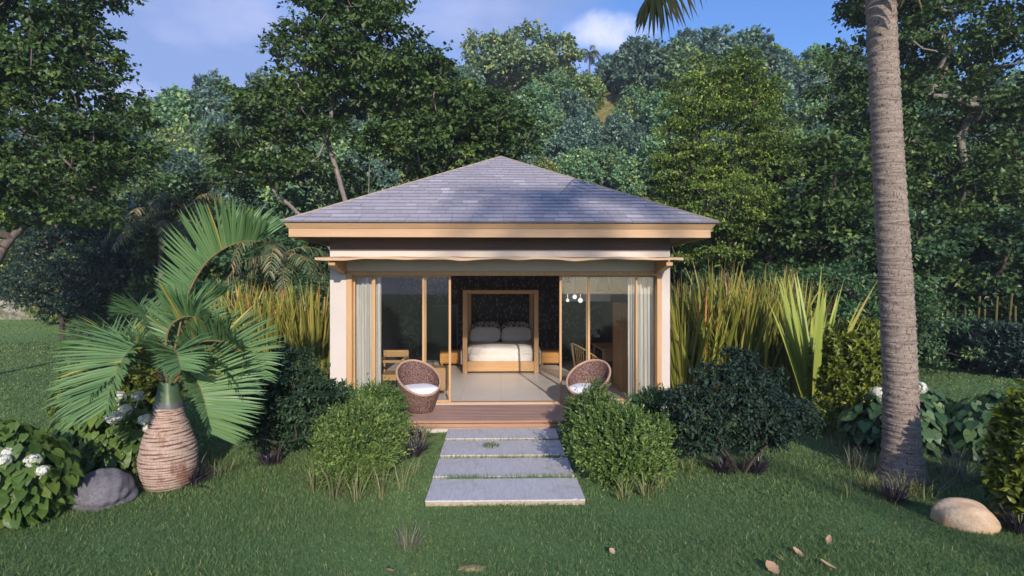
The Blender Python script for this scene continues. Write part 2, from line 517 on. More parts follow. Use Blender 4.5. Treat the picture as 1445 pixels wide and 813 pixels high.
M['leaf_hill_b'] = leaf_mat('hill_leaf_bluish', [(0, c4(0.071, 0.139, 0.109)), (.5, c4(0.132, 0.232, 0.170)), (1, c4(0.278, 0.371, 0.216))], .4, .2, .4)
M['leaf_box'] = leaf_mat('boxwood_leaf', [(0, c4(0.044, 0.095, 0.030)), (.5, c4(0.113, 0.196, 0.044)), (.8, c4(0.206, 0.297, 0.068)), (1, c4(0.325, 0.408, 0.105))], .45, .25, .25)
M['leaf_box_d'] = leaf_mat('dark_boxwood_leaf', [(0, c4(0.023, 0.065, 0.026)), (.5, c4(0.052, 0.117, 0.039)), (1, c4(0.104, 0.182, 0.065))], .45, .2)
M['leaf_shrub'] = leaf_mat('dark_shrub_leaf', [(0, c4(0.018, 0.040, 0.022)), (.5, c4(0.032, 0.067, 0.032)), (1, c4(0.074, 0.127, 0.060))], .5, .16, spec=.25)
M['leaf_shrub_b'] = leaf_mat('dark_teal_shrub_leaf', [(0, c4(0.016, 0.035, 0.024)), (.5, c4(0.030, 0.058, 0.039)), (1, c4(0.064, 0.103, 0.059))], .5, .16, spec=.25)
M['leaf_yellow'] = leaf_mat('yellow_green_leaf', [(0, c4(0.067, 0.091, 0.010)), (.5, c4(0.140, 0.176, 0.017)), (1, c4(0.242, 0.266, 0.036))], .42, .25)
M['leaf_hyd'] = leaf_mat('hydrangea_leaf', [(0, c4(0.044, 0.091, 0.018)), (.5, c4(0.088, 0.152, 0.028)), (1, c4(0.168, 0.228, 0.044))], .45, .2)
M['leaf_hyd_d'] = leaf_mat('cool_hydrangea_leaf', [(0, c4(0.028, 0.069, 0.027)), (.5, c4(0.054, 0.110, 0.040)), (1, c4(0.108, 0.179, 0.058))], .45, .2)
M['petal'] = leaf_mat('white_hydrangea_petal', [(0, c4(.60, .62, .42)), (.5, c4(.78, .78, .66)), (1, c4(.84, .84, .80))], .6, .25)
M['flax'] = leaf_mat('flax_blade', [(0, c4(0.090, 0.101, 0.018)), (.45, c4(0.204, 0.213, 0.035)), (.78, c4(0.360, 0.347, 0.070)), (.92, c4(0.552, 0.381, 0.100)), (1, c4(0.528, 0.202, 0.080))], .45, .25, .25)
M['flax_l'] = leaf_mat('light_flax_blade', [(0, c4(0.171, 0.212, 0.033)), (.5, c4(0.291, 0.356, 0.066)), (.9, c4(0.397, 0.437, 0.093)), (1, c4(0.529, 0.397, 0.132))], .45, .25)
M['frond'] = leaf_mat('bottle_palm_frond', [(0, c4(0.060, 0.126, 0.053)), (.5, c4(0.108, 0.209, 0.079)), (.85, c4(0.175, 0.285, 0.105)), (.93, c4(0.265, 0.308, 0.095)), (1, c4(0.409, 0.340, 0.063))], .4, .22)
M['frond_tall'] = leaf_mat('tall_palm_frond', [(0, c4(.05, .055, .012)), (.5, c4(.10, .10, .02)), (1, c4(.22, .16, .04))], .4, .3)
M['frond_bg'] = leaf_mat('shaded_palm_frond', [(0, c4(0.042, 0.070, 0.028)), (.5, c4(0.084, 0.126, 0.049)), (1, c4(0.280, 0.238, 0.112))], .5, .2)
M['rachis'] = plain('frond_rib', c4(.20, .13, .055), .55, .2, 12, .1)
M['mondo'] = leaf_mat('black_mondo_blade', [(0, c4(0.018, 0.015, 0.021)), (.6, c4(0.042, 0.033, 0.045)), (1, c4(0.120, 0.098, 0.128))], .35, .05, spec=.5)
M['dry'] = leaf_mat('dry_grass_blade', [(0, c4(0.086, 0.108, 0.034)), (.5, c4(0.190, 0.198, 0.076)), (1, c4(0.363, 0.342, 0.168))], .6, .25)
M['dry_grey'] = leaf_mat('grey_dry_grass_blade', [(0, c4(.07, .075, .045)), (.5, c4(.15, .145, .095)), (1, c4(.30, .28, .20))], .6, .25)
M['fallen'] = leaf_mat('fallen_leaf_tan', [(0, c4(.34, .20, .11)), (1, c4(.60, .42, .28))], .7, .2)
M['soil'] = plain('bare_soil', c4(.24, .19, .10), .95, .3, 20, .6, bdist=.02)

# ------------------------------------------------------------------ foliage helpers
def nrm(a):
    return a / (np.linalg.norm(a, axis=-1, keepdims=True) + 1e-9)

def frames(d, n):
    y = nrm(d); x = nrm(np.cross(y, n)); z = np.cross(x, y)
    return np.stack([x, y, z], -1)

def inst(mb, tpl, pos, rot, sc, tint, mi=0):
    tv, tf = tpl
    k = len(tv)
    sc = np.asarray(sc, float)
    if sc.ndim == 1:
        sc = np.repeat(sc[:, None], 3, 1)
    loc = tv[None] * sc[:, None, :]
    v = np.einsum('nij,nkj->nki', rot, loc) + pos[:, None, :]
    off = (np.arange(len(pos)) * k)[:, None, None]
    t = np.repeat(np.clip(tint, 0, 1), k)
    first = True
    by = {}
    for f in tf:
        by.setdefault(len(f), []).append(f)
    base = mb.n
    for s, fs in by.items():
        arr = (np.asarray(fs)[None] + off).reshape(-1, s)
        if first:
            mb.add(v.reshape(-1, 3), arr, t, mi); first = False
        else:
            mb.f.append((arr + base, mi))

A_ = np.array
L4 = (A_([(0, 0, 0), (-.27, .45, .07), (0, 1, -.06), (.27, .45, .07)]), [(0, 3, 2), (0, 2, 1)])
L4W = (A_([(0, 0, 0), (-.40, .42, .08), (0, 1, -.08), (.40, .42, .08)]), [(0, 3, 2), (0, 2, 1)])
L6 = (A_([(0, 0, 0), (.17, .22, .04), (.21, .55, .05), (0, 1, -.12), (-.21, .55, .05), (-.17, .22, .04), (0, .5, 0)]),
      [(0, 1, 2, 6), (6, 2, 3), (0, 6, 4, 5), (6, 3, 4)])
LN = (A_([(0, 0, 0), (.07, .35, .02), (.06, .7, 0), (0, 1, -.1), (-.06, .7, 0), (-.07, .35, .02)]), [(0, 1, 2, 3), (0, 3, 4, 5)])
HEART = (A_([(0, .06, 0), (0, .38, -.02), (0, .72, -.06), (0, 1.06, -.2),
             (.20, -.10, .02), (.40, .10, .03), (.43, .36, .02), (.28, .70, -.04),
             (-.20, -.10, .02), (-.40, .10, .03), (-.43, .36, .02), (-.28, .70, -.04)]),
         [(0, 4, 5, 6, 1), (1, 6, 7, 2), (2, 7, 3), (0, 1, 10, 9, 8), (1, 2, 11, 10), (2, 3, 11)])
FLORET = (A_([(0, 0, 0)] + [(math.cos(a) * r, math.sin(a) * r, z) for q in range(4) for a, r, z in
             ((q * math.pi / 2 - .6, .42, .06), (q * math.pi / 2, .62, .02), (q * math.pi / 2 + .6, .42, .06))]),
          [(0, 1 + 3 * q, 2 + 3 * q, 3 + 3 * q) for q in range(4)])

def sprays(mb, cen, rad, nl, ls, rg, tpl=L4, flat=.45, twigs=7, upn=1.0, rnd=.55, droop=.25, tint=(.45, .18, .16), out=None, outw=.35, lvar=.35):
    """leaf clusters: leaves set along short twigs that fan out of each centre"""
    C = len(cen)
    rad = np.broadcast_to(np.asarray(rad, float), (C,))
    az = rg.uniform(0, 2 * np.pi, (C, twigs)); el = rg.normal(.1, .45, (C, twigs)) * (flat * 1.6)
    td = np.stack([np.cos(az) * np.cos(el), np.sin(az) * np.cos(el), np.sin(el)], -1)
    if out is not None:
        td = nrm(td + outw * nrm(cen - out)[:, None, :])
    tw = rg.integers(0, twigs, (C, nl))
    d = np.take_along_axis(td, tw[..., None].repeat(3, 2), 1)
    u = rg.uniform(.08, 1, (C, nl)) ** .65
    jit = rg.normal(size=(C, nl, 3)) * A_([.13, .13, .13 * max(flat, .35)])
    pos = cen[:, None, :] + (d * u[..., None] + jit) * rad[:, None, None]
    pos[..., 2] -= droop * .3 * rad[:, None] * u ** 2
    ld = nrm(d * .7 + rg.normal(size=(C, nl, 3)) * .6 + A_([0, 0, -droop]))
    nn = A_([0, 0, upn]) + rg.normal(size=(C, nl, 3)) * rnd
    if out is not None:
        nn = nn + .5 * nrm(cen - out)[:, None, :]
    tt = tint[0] + rg.normal(size=(C, 1)) * tint[1] + rg.normal(size=(C, nl)) * tint[2]
    N = C * nl
    sc = ls * (1 + lvar * rg.uniform(-1, 1, N))
    inst(mb, tpl, pos.reshape(N, 3), frames(ld.reshape(N, 3), nn.reshape(N, 3)), sc, tt.reshape(N))

def skeleton(mb, stems, cen, r0, rg, twig=.012, seg=6, sag=.12, pw=2.4, maxlen=1e9):
    """limbs that grow from the given stems to every cluster centre; thickness by the pipe rule"""
    nodes, par = [], []
    for st in stems:
        prev = -1
        for p in st:
            nodes.append(np.array(p, float)); par.append(prev); prev = len(nodes) - 1
    base = np.array(stems[0][0], float)
    order = np.argsort(np.linalg.norm(cen - base, axis=1))
    tips = []
    for ci in order:
        c = cen[ci]
        arr = np.array(nodes)
        dv = c - arr
        dist = np.linalg.norm(dv, axis=1)
        cost = dist + np.maximum(0, -(dv[:, 2])) * 1.2 + (arr[:, 2] < base[2] + .15 * (cen[:, 2].max() - base[2])) * 2
        j = int(np.argmin(cost))
        if dist[j] > maxlen:
            continue
        p = nodes[j]; L = dist[j]
        k = max(2, min(5, int(L / .8) + 1))
        last = j
        bend = rg.normal(size=3) * L * .09 + A_([0, 0, -sag * L])
        for i in range(1, k + 1):
            u = i / k
            q = p + (c - p) * u + bend * math.sin(math.pi * u)
            nodes.append(q); par.append(last); last = len(nodes) - 1
        tips.append(last)
    n = len(nodes)
    load = np.zeros(n)
    for t_ in tips:
        load[t_] += 1
    for i in range(n - 1, -1, -1):
        if par[i] >= 0:
            load[par[i]] += load[i]
    load = np.maximum(load, .6)
    top = max(sum(load[i] for i in range(n) if par[i] < 0), 1)
    rad = np.maximum(twig, r0 * (load / top) ** (1 / pw))
    a = np.arange(seg) * 2 * np.pi / seg
    ii = [i for i in range(n) if par[i] >= 0]
    pa = np.array([nodes[par[i]] for i in ii]); pb = np.array([nodes[i] for i in ii])
    ra = np.array([min(rad[par[i]], rad[i] * 1.5) for i in ii]); rb = rad[ii]
    d = nrm(pb - pa)
    ref = np.where(np.abs(d[:, 2:3]) > .9, A_([[1.0, 0, 0]]), A_([[0, 0, 1.0]]))
    x = nrm(np.cross(d, ref)); y = np.cross(d, x)
    ring = np.cos(a)[None, :, None] * x[:, None] + np.sin(a)[None, :, None] * y[:, None]
    v = np.concatenate([pa[:, None] + ring * ra[:, None, None], pb[:, None] + ring * rb[:, None, None]], 1)
    f = np.array([(j, (j + 1) % seg, seg + (j + 1) % seg, seg + j) for j in range(seg)])
    fa = (f[None] + (np.arange(len(ii)) * 2 * seg)[:, None, None]).reshape(-1, 4)
    mb.add(v.reshape(-1, 3), fa, .5)

def in_blobs(blobs, n, rg, shell=.45):
    """points in a set of ellipsoids (cx,cy,cz,rx,ry,rz), more of them towards the surface"""
    b = np.array(blobs, float)
    w = b[:, 3] * b[:, 4] * b[:, 5]
    w = w ** .75; w /= w.sum()
    k = rg.choice(len(b), n, p=w)
    d = nrm(rg.normal(size=(n, 3)))
    r = rg.uniform(shell, 1, n) ** .6
    return b[k, :3] + d * r[:, None] * b[k, 3:6], b[k, :3]

def make_tree(name, label, cat, base, blobs, ncl, nl, ls, crad, seed, stems, r0, lm, bm, group=None, flat=.4, tpl=L4W, droop=.25, tint=(.42, .16, .17), rz=0, shell=.35, twigs=7, sag=.12, twig=.014, sh_skel=None):
    """blobs and stems are in coordinates relative to the tree's base"""
    rg = np.random.default_rng(seed)
    cen, bc = in_blobs(blobs, ncl, rg, shell)
    root = thing(name, label, cat, base, rz, group)
    tb = MB(); skeleton(tb, stems, cen if sh_skel is None else cen[:sh_skel], r0, rg, twig=twig, sag=sag)
    tb.build('trunk', bm, root, smooth=True, local=True)
    cb = MB()
    sprays(cb, cen, crad * rg.uniform(.7, 1.25, ncl), nl, ls, rg, tpl, flat, twigs=twigs, droop=droop, tint=tint, out=bc - A_([0, 0, .5]))
    cb.build('crown', lm, root, local=True)
    return root

def blades(mb, base, n, h, spread, rg, width=.01, lean=.5, curve=.5, segs=4, tint=(.5, .2), tipt=0.0, hv=.35, fold=.25, face=0.0):
    """a tuft of arching strap leaves from one base"""
    az = rg.uniform(0, 2 * np.pi, n)
    ln = np.abs(rg.normal(0, lean, n))
    L = h * (1 - hv * rg.uniform(0, 1, n))
    b = np.asarray(base)[None] + np.stack([np.cos(az), np.sin(az), np.zeros(n)], 1) * (spread * np.sqrt(rg.uniform(0, 1, n)))[:, None]
    out = np.stack([np.cos(az + rg.normal(0, .3, n)), np.sin(az + rg.normal(0, .3, n)), np.zeros(n)], 1)
    side = np.stack([-out[:, 1], out[:, 0], np.zeros(n)], 1)
    tw = rg.uniform(-1, 1, n)
    side = nrm(side * np.cos(tw)[:, None] + out * np.sin(tw)[:, None])
    if face:
        side = nrm(side * (1 - face) + np.sign(side[:, :1] + 1e-6) * A_([1.0, .25, 0]) * face)
    u = np.linspace(0, 1, segs + 1)
    ang = ln[:, None] + curve * np.abs(rg.normal(1, .4, n))[:, None] * u[None] ** 1.3
    dz, dx = np.cos(ang), np.sin(ang)
    cx = np.concatenate([np.zeros((n, 1)), np.cumsum((dx[:, 1:] + dx[:, :-1]) / 2, 1)], 1) / segs * L[:, None]
    cz = np.concatenate([np.zeros((n, 1)), np.cumsum((dz[:, 1:] + dz[:, :-1]) / 2, 1)], 1) / segs * L[:, None]
    c = b[:, None] + out[:, None] * cx[..., None] + A_([0, 0, 1.0]) * cz[..., None]
    w = width * (1 - u ** 2.2) * (.55 + .9 * np.minimum(u * 2.2, 1) * .5)
    w = np.maximum(w, width * .03)
    wv = w[None, :, None] * side[:, None] * rg.uniform(.7, 1.3, n)[:, None, None]
    lift = (-out[:, None] * dz[..., None] + A_([0, 0, 1.0]) * dx[..., None]) * (w[None, :, None] * fold)
    v = np.stack([c - wv + lift, c, c + wv + lift], 2).reshape(n, -1, 3)
    k = 3 * (segs + 1)
    f = []
    for i in range(segs):
        for j in range(2):
            f.append((3 * i + j, 3 * i + j + 1, 3 * i + j + 4, 3 * i + j + 3))
    fa = (np.array(f)[None] + (np.arange(n) * k)[:, None, None]).reshape(-1, 4)
    t0 = tint[0] + rg.normal(size=n) * tint[1]
    t = t0[:, None] + tipt * np.maximum(0, u[None] - .55) / .45 * rg.uniform(.2, 1.3, n)[:, None]
    mb.add(v.reshape(-1, 3), fa, np.clip(np.repeat(t, 3, 1).reshape(-1), 0, 1))

def crom(pts, n):
    """smooth curve through control points"""
    p = np.asarray(pts, float)
    p = np.concatenate([[2 * p[0] - p[1]], p, [2 * p[-1] - p[-2]]])
    m = len(p) - 3
    t = np.linspace(0, m - 1e-6, n)
    i = t.astype(int); f = (t - i)[:, None]
    a, b, c, d = p[i], p[i + 1], p[i + 2], p[i + 3]
    return .5 * (2 * b + (c - a) * f + (2 * a - 5 * b + 4 * c - d) * f ** 2 + (3 * b - a - 3 * c + d) * f ** 3)

def frond(parent, pts, nl, L, rg, lm, raise_=.9, fwd=.45, width=.022, droop=.15, start=.12, tint=(.5, .12), rr=.014, local=False, up=None, yellow=.04, taper=.55, name='frond', sides=(1, 1)):
    cv = crom(pts, 60)
    tan = nrm(np.gradient(cv, axis=0))
    mb = MB()
    mb.tube(cv, np.linspace(rr, rr * .25, 60), 6, mi=1)
    t = np.repeat(np.linspace(start, .995, nl), 2)
    sg = np.tile([1, -1], nl)
    i = np.minimum((t * 59).astype(int), 58); fr = (t * 59 - i)[:, None]
    p = cv[i] * (1 - fr) + cv[i + 1] * fr
    T = nrm(tan[i] * (1 - fr) + tan[i + 1] * fr)
    U = np.broadcast_to(A_([0, 0, 1.0]) if up is None else A_(up), T.shape)
    S = np.cross(T, U)
    S = nrm(S + 1e-6)
    N = np.cross(S, T)
    n = len(t)
    ra = raise_ + rg.normal(0, .12, n)
    fw = fwd * (.5 + 1.3 * t ** 2) + rg.normal(0, .06, n)
    d = nrm(S * (sg * np.cos(ra))[:, None] + N * np.sin(ra)[:, None] + T * fw[:, None])
    prof = np.minimum(1, .35 + 2.2 * (t - start)) * (1 - taper * np.maximum(0, (t - .5) / .5) ** 1.6)
    LL = L * prof * rg.uniform(.9, 1.06, n) * np.where(sg > 0, sides[0], sides[1])
    nn = nrm(np.cross(d, T) * sg[:, None] + rg.normal(size=(n, 3)) * .1)
    x = nrm(np.cross(d, nn))
    segs = 4
    u = np.linspace(0, 1, segs + 1)
    c = p[:, None] + d[:, None] * (LL[:, None] * u[None])[..., None] + A_([0, 0, -1.0]) * (droop * LL[:, None] * u[None] ** 2.2 * rg.uniform(.4, 1.4, n)[:, None])[..., None]
    w = width * A_([.5, .95, 1, .7, .06])
    wv = x[:, None] * w[None, :, None]
    lift = nn[:, None] * (w * .35)[None, :, None]
    v = np.stack([c - wv + lift, c, c + wv + lift], 2).reshape(n, -1, 3)
    f = [(3 * a + j, 3 * a + j + 1, 3 * a + j + 4, 3 * a + j + 3) for a in range(segs) for j in range(2)]
    fa = (np.array(f)[None] + (np.arange(n) * 15)[:, None, None]).reshape(-1, 4)
    tt = tint[0] + rg.normal(size=n) * tint[1]
    tt = np.minimum(tt, .86)
    tt = np.where(rg.uniform(size=n) < yellow, .99, tt)
    mb.add(v.reshape(-1, 3), fa, np.repeat(tt, 15), 0)
    return mb.build(name, [lm, M['rachis']], parent, local=local)
# ------------------------------------------------------------------ camera, sun, sky
SC.render.engine = 'CYCLES'
SC.cycles.use_denoising = True
SC.cycles.max_bounces = 7
SC.cycles.diffuse_bounces = 3
SC.cycles.glossy_bounces = 3
SC.cycles.transmission_bounces = 4
SC.cycles.transparent_max_bounces = 10
SC.cycles.use_adaptive_sampling = True
SC.cycles.adaptive_threshold = .02
SC.cycles.sample_clamp_indirect = 6
SC.view_settings.view_transform = 'Standard'
SC.view_settings.look = 'None'
SC.view_settings.gamma = 1
SC.view_settings.use_curve_mapping = False
SC.view_settings.exposure = EXPOSURE = 0.6

cam = bpy.data.cameras.new('camera'); cam.lens = F / 1445 * 36; cam.sensor_width = 36; cam.clip_end = 2000; cam.clip_start = .05
co = bpy.data.objects.new('camera', cam); COL.objects.link(co)
co.location = (0, 0, EYE); co.rotation_euler = (math.pi / 2, 0, -YAW)
SC.camera = co

to_sun = A_([.17, -1.0, .385]); to_sun = to_sun / np.linalg.norm(to_sun)
SUN_EL = math.asin(to_sun[2]); SUN_AZ = math.atan2(to_sun[0], to_sun[1])
sl = bpy.data.lights.new('sun', 'SUN'); sl.energy = 3.5; sl.angle = R(.5); sl.color = (1.0, .89, .77)
so = bpy.data.objects.new('sun', sl); COL.objects.link(so)
import mathutils
so.rotation_euler = mathutils.Vector(tuple(to_sun)).to_track_quat('Z', 'Y').to_euler()
so.location = tuple(to_sun * 40)

w = bpy.data.worlds.new('World'); SC.world = w; w.use_nodes = True
wt = w.node_tree; wt.nodes.clear()
def wn(ty, **kw):
    n = wt.nodes.new(ty)
    for k, v in kw.items():
        setattr(n, k, v)
    return n
def wl(a, b): wt.links.new(a, b)
def wm(op, a, b=0.0, c=None):
    m = wn('ShaderNodeMath', operation=op)
    for i, x in enumerate((a, b) if c is None else (a, b, c)):
        if isinstance(x, (int, float)): m.inputs[i].default_value = x
        else: wl(x, m.inputs[i])
    return m.outputs[0]
sky = wn('ShaderNodeTexSky', sky_type='NISHITA'); sky.sun_disc = False
sky.sun_elevation = SUN_EL; sky.sun_rotation = SUN_AZ; sky.air_density = 1.0; sky.dust_density = .4; sky.ozone_density = 3.0
tc = wn('ShaderNodeTexCoord')
sep = wn('ShaderNodeSeparateXYZ'); wl(tc.outputs['Generated'], sep.inputs[0])
zz = wm('ADD', wm('MAXIMUM', sep.outputs[2], 0.0), .16)
cmb = wn('ShaderNodeCombineXYZ')
wl(wm('DIVIDE', sep.outputs[0], zz), cmb.inputs[0]); wl(wm('DIVIDE', sep.outputs[1], zz), cmb.inputs[1])
n1 = wn('ShaderNodeTexNoise'); n1.inputs['Scale'].default_value = 1.05; n1.inputs['Detail'].default_value = 9; n1.inputs['Roughness'].default_value = .52; n1.inputs['Distortion'].default_value = .25
off = wn('ShaderNodeMapping'); off.inputs['Location'].default_value = (3.1, .6, 1.7)
wl(cmb.outputs[0], off.inputs[0]); wl(off.outputs[0], n1.inputs['Vector'])
# cloud bank towards the left of the view, clear blue towards the right
side = wm('DIVIDE', sep.outputs[0], wm('MAXIMUM', sep.outputs[1], .05))
bank = wn('ShaderNodeMapRange'); bank.inputs['From Min'].default_value = .32; bank.inputs['From Max'].default_value = .02
bank.inputs['To Min'].default_value = -.16; bank.inputs['To Max'].default_value = .21
wl(side, bank.inputs['Value'])
dens = wn('ShaderNodeMapRange'); dens.inputs['From Min'].default_value = .46; dens.inputs['From Max'].default_value = .74; dens.interpolation_type = 'SMOOTHSTEP'
wl(wm('ADD', n1.outputs['Fac'], bank.outputs[0]), dens.inputs['Value'])
n2 = wn('ShaderNodeTexNoise'); n2.inputs['Scale'].default_value = 2.6; n2.inputs['Detail'].default_value = 6
wl(off.outputs[0], n2.inputs['Vector'])
ccol = wn('ShaderNodeMix', data_type='RGBA'); ccol.inputs[6].default_value = (1.75, 2.35, 4.3, 1); ccol.inputs[7].default_value = (3.3, 3.6, 5.4, 1)
c2 = wn('ShaderNodeMapRange'); c2.inputs['From Min'].default_value = .45; c2.inputs['From Max'].default_value = .72
wl(n2.outputs['Fac'], c2.inputs['Value']); wl(c2.outputs[0], ccol.inputs[0])
tint = wn('ShaderNodeMix', data_type='RGBA', blend_type='MULTIPLY'); tint.inputs[0].default_value = 1; tint.inputs[7].default_value = (.74, .92, 1.25, 1)
wl(sky.outputs[0], tint.inputs[6])
skm = wn('ShaderNodeMix', data_type='RGBA')
wl(wm('MULTIPLY', dens.outputs[0], .85), skm.inputs[0]); wl(tint.outputs[2], skm.inputs[6]); wl(ccol.outputs[2], skm.inputs[7])
# one white cumulus over the hill, right of the middle
su = wm('SUBTRACT', side, .205); sv = wm('SUBTRACT', wm('DIVIDE', sep.outputs[2], wm('MAXIMUM', sep.outputs[1], .05)), .452)
r2 = wm('ADD', wm('POWER', wm('DIVIDE', su, .075), 2.0), wm('POWER', wm('DIVIDE', sv, .032), 2.0))
n3 = wn('ShaderNodeTexNoise'); n3.inputs['Scale'].default_value = 9; n3.inputs['Detail'].default_value = 8; n3.inputs['Roughness'].default_value = .6
wl(tc.outputs['Generated'], n3.inputs['Vector'])
pf = wn('ShaderNodeMapRange'); pf.interpolation_type = 'SMOOTHSTEP'; pf.inputs['From Min'].default_value = -.35; pf.inputs['From Max'].default_value = .9
wl(wm('ADD', wm('SUBTRACT', .55, wm('MULTIPLY', r2, .5)), wm('MULTIPLY', wm('SUBTRACT', n3.outputs['Fac'], .5), 2.6)), pf.inputs['Value'])
front = wm('GREATER_THAN', sep.outputs[1], .1)
skp = wn('ShaderNodeMix', data_type='RGBA'); skp.inputs[7].default_value = (5.4, 5.5, 6.6, 1)
wl(wm('MULTIPLY', wm('MULTIPLY', pf.outputs[0], .85), front), skp.inputs[0]); wl(skm.outputs[2], skp.inputs[6])
bg = wn('ShaderNodeBackground'); bg.inputs[1].default_value = .12
wl(skp.outputs[2], bg.inputs[0])
wo = wn('ShaderNodeOutputWorld'); wl(bg.outputs[0], wo.inputs[0])

# ------------------------------------------------------------------ ground and hill
def hill_h(x, y):
    x = np.asarray(x, float); y = np.asarray(y, float)
    s = np.clip((y - 26 + .05 * np.abs(x)) / 40, 0, 1) ** 1.45
    ridge = np.interp(x, [-90, -48, -36, -22, -8, 4, 12, 22, 34, 60, 110], [12, 16, 18.5, 20, 23.5, 24.5, 24.2, 26.5, 25.5, 20, 16])
    bump = .8 * np.sin(x * .31 + y * .17) + .6 * np.sin(x * .13 - y * .41 + 1)
    return s * (ridge + bump * np.clip((y - 30) / 15, 0, 1))
gx = np.unique(np.concatenate([np.arange(-400, -60, 20), np.arange(-60, 70, 1.5), np.arange(70, 401, 20)]).astype(float))
gy = np.unique(np.concatenate([np.arange(-200, -20, 20), np.arange(-20, 90, 1.5), np.arange(90, 601, 30)]).astype(float))
XX, YY = np.meshgrid(gx, gy, indexing='ij')
ZZ = hill_h(XX, YY)
nv = np.stack([XX, YY, ZZ], -1).reshape(-1, 3)
m_ = len(gy)
I, J = np.meshgrid(np.arange(len(gx) - 1), np.arange(len(gy) - 1), indexing='ij')
q0 = (I * m_ + J).ravel()
gm = MB(); gm.add(nv, np.stack([q0, q0 + m_, q0 + m_ + 1, q0 + 1], 1))
ground = gm.build('ground', M['ground'], smooth=True); ground['kind'] = 'structure'
ground['label'] = 'green lawn rising to a grassy hill behind the villa'

# ------------------------------------------------------------------ villa
HX, HY, HW = 0.06, 13.72, 3.16          # centre and half width of the square villa
WY = 10.55                               # front wall face
XL, XR = HX - HW - .005, HX + HW
ZF = .20
villa = thing('villa', 'small square garden villa with pale walls and a pyramid roof of grey shingles', 'house', (HX, WY, 0))
OL, OR, OT = -2.77, 3.03, 2.63           # the door opening
b = MB(); b.box(XL, OL, WY, WY + .2, 0, 3.30); b.box(OR, XR, WY, WY + .2, 0, 3.30); b.box(OL, OR, WY, WY + .2, OT, 3.30)
b.build('front_wall', M['wall'], villa)
for x0, x1 in ((XL, XL + .16), (XR - .16, XR)):
    b = MB(); b.box(x0, x1, WY + .2, 16.72, 0, 3.30); b.build('side_wall', M['wall'], villa)
b = MB(); b.box(XL, XR, 16.72, 16.88, 0, 3.30); b.build('back_wall', M['wall'], villa)
b = MB(); b.box(XL + .161, XR - .161, 16.69, 16.718, ZF + .002, 2.95); b.build('wallpaper', M['wallpaper'], villa)
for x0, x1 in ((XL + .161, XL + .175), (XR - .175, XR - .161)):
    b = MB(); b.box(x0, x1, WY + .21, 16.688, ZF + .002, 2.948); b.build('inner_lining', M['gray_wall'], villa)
b = MB(); b.box(XL + .162, XR - .162, WY + .2, 16.718, .0, ZF); b.box(OL + .001, OR - .001, WY + .001, WY + .2, .0, ZF); b.build('floor', M['floor'], villa)
b = MB(); b.box(XL + .165, XR - .165, WY + .205, 16.715, 2.951, 3.0); b.build('ceiling', M['white_int'], villa)
# eaves
EB, EM, ETOP = 3.245, 3.395, 3.485
h0, h1 = 3.72, 3.79
b = MB(); b.box(HX - h0 + .05, HX + h0 - .05, HY - h0 + .05, HY + h0 - .05, EB + .062, EB + .085); b.build('soffit', plain('brown_soffit', c4(.30, .24, .20), .8, .1, 5, .05), villa)
def ring(mb, ho0, ho1, hi, z0, z1):
    v = []
    for hh, z in ((ho0, z0), (ho1, z1), (hi, z1), (hi, z0)):
        v += [(HX - hh, HY - hh, z), (HX + hh, HY - hh, z), (HX + hh, HY + hh, z), (HX - hh, HY + hh, z)]
    f = []
    for i in range(4):
        for j in range(4):
            f.append((i * 4 + j, i * 4 + (j + 1) % 4, ((i + 1) % 4) * 4 + (j + 1) % 4, ((i + 1) % 4) * 4 + j))
    mb.add(v, f)
b = MB(); ring(b, h0, h0, h0 - .05, EB, EM - .003); b.build('fascia', M['fascia'], villa)
b = MB(); ring(b, h0 + .012, h1, h0 - .049, EM, ETOP); b.build('crown_board', M['fascia'], villa)
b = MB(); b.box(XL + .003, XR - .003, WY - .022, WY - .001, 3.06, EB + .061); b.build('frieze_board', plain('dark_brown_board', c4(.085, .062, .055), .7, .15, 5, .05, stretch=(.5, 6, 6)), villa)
# roof of overlapping shingle courses
APEX = 5.50
RB = h1 + .03
roof = MB()
rg = np.random.default_rng(3)
ncourse = 23
zr = lambda s: ETOP + .012 + (APEX - ETOP) * s
for side in range(4):
    ca, sa = [(1, 0), (0, 1), (-1, 0), (0, -1)][side]
    def place(u, hh, z):                   # u along the eave, hh distance from the axis
        lx, ly = u, -hh
        return (HX + lx * ca - ly * sa, HY + lx * sa + ly * ca, z)
    for k in range(ncourse):
        s0, s1 = k / ncourse, min(1, (k + 1.18) / ncourse)
        a0, a1 = RB * (1 - s0), RB * (1 - s1)
        z0, z1 = zr(s0), zr(s1)
        x = -a0
        while x < a0 - .01:
            wd = rg.uniform(.17, .36)
            xe = min(a0, x + wd)
            if a0 - xe < .12: xe = a0
            l0, l1 = x + (.002 if x > -a0 else 0), xe - (.002 if xe < a0 else 0)
            c0 = max(-a1, min(a1, l0)); c1 = max(-a1, min(a1, l1))
            th = .026 + rg.uniform(-.004, .006)
            tn = float(np.clip(rg.normal(.48, .15), .14, .8)) if rg.uniform() > .07 else rg.uniform(.85, 1)
            v = [place(l0, a0 + .008, z0 + th), place(l1, a0 + .008, z0 + th), place(c1, a1, z1 + .004), place(c0, a1, z1 + .004),
                 place(l0, a0 + .004, z0 - .004), place(l1, a0 + .004, z0 - .004)]
            roof.add(v[:4], [(0, 1, 2, 3)], tn); roof.add([v[4], v[5], v[1], v[0]], [(0, 1, 2, 3)], .0)  # lip faces coloured dark in place of a gap shadow under each course
            x = xe
roof.add([(HX - RB + .02, HY - RB + .02, ETOP + .004), (HX + RB - .02, HY - RB + .02, ETOP + .004), (HX + RB - .02, HY + RB - .02, ETOP + .004), (HX - RB + .02, HY + RB - .02, ETOP + .004)], [(0, 3, 2, 1)], .1)
ro = roof.build('roof', M['shingle'], villa)
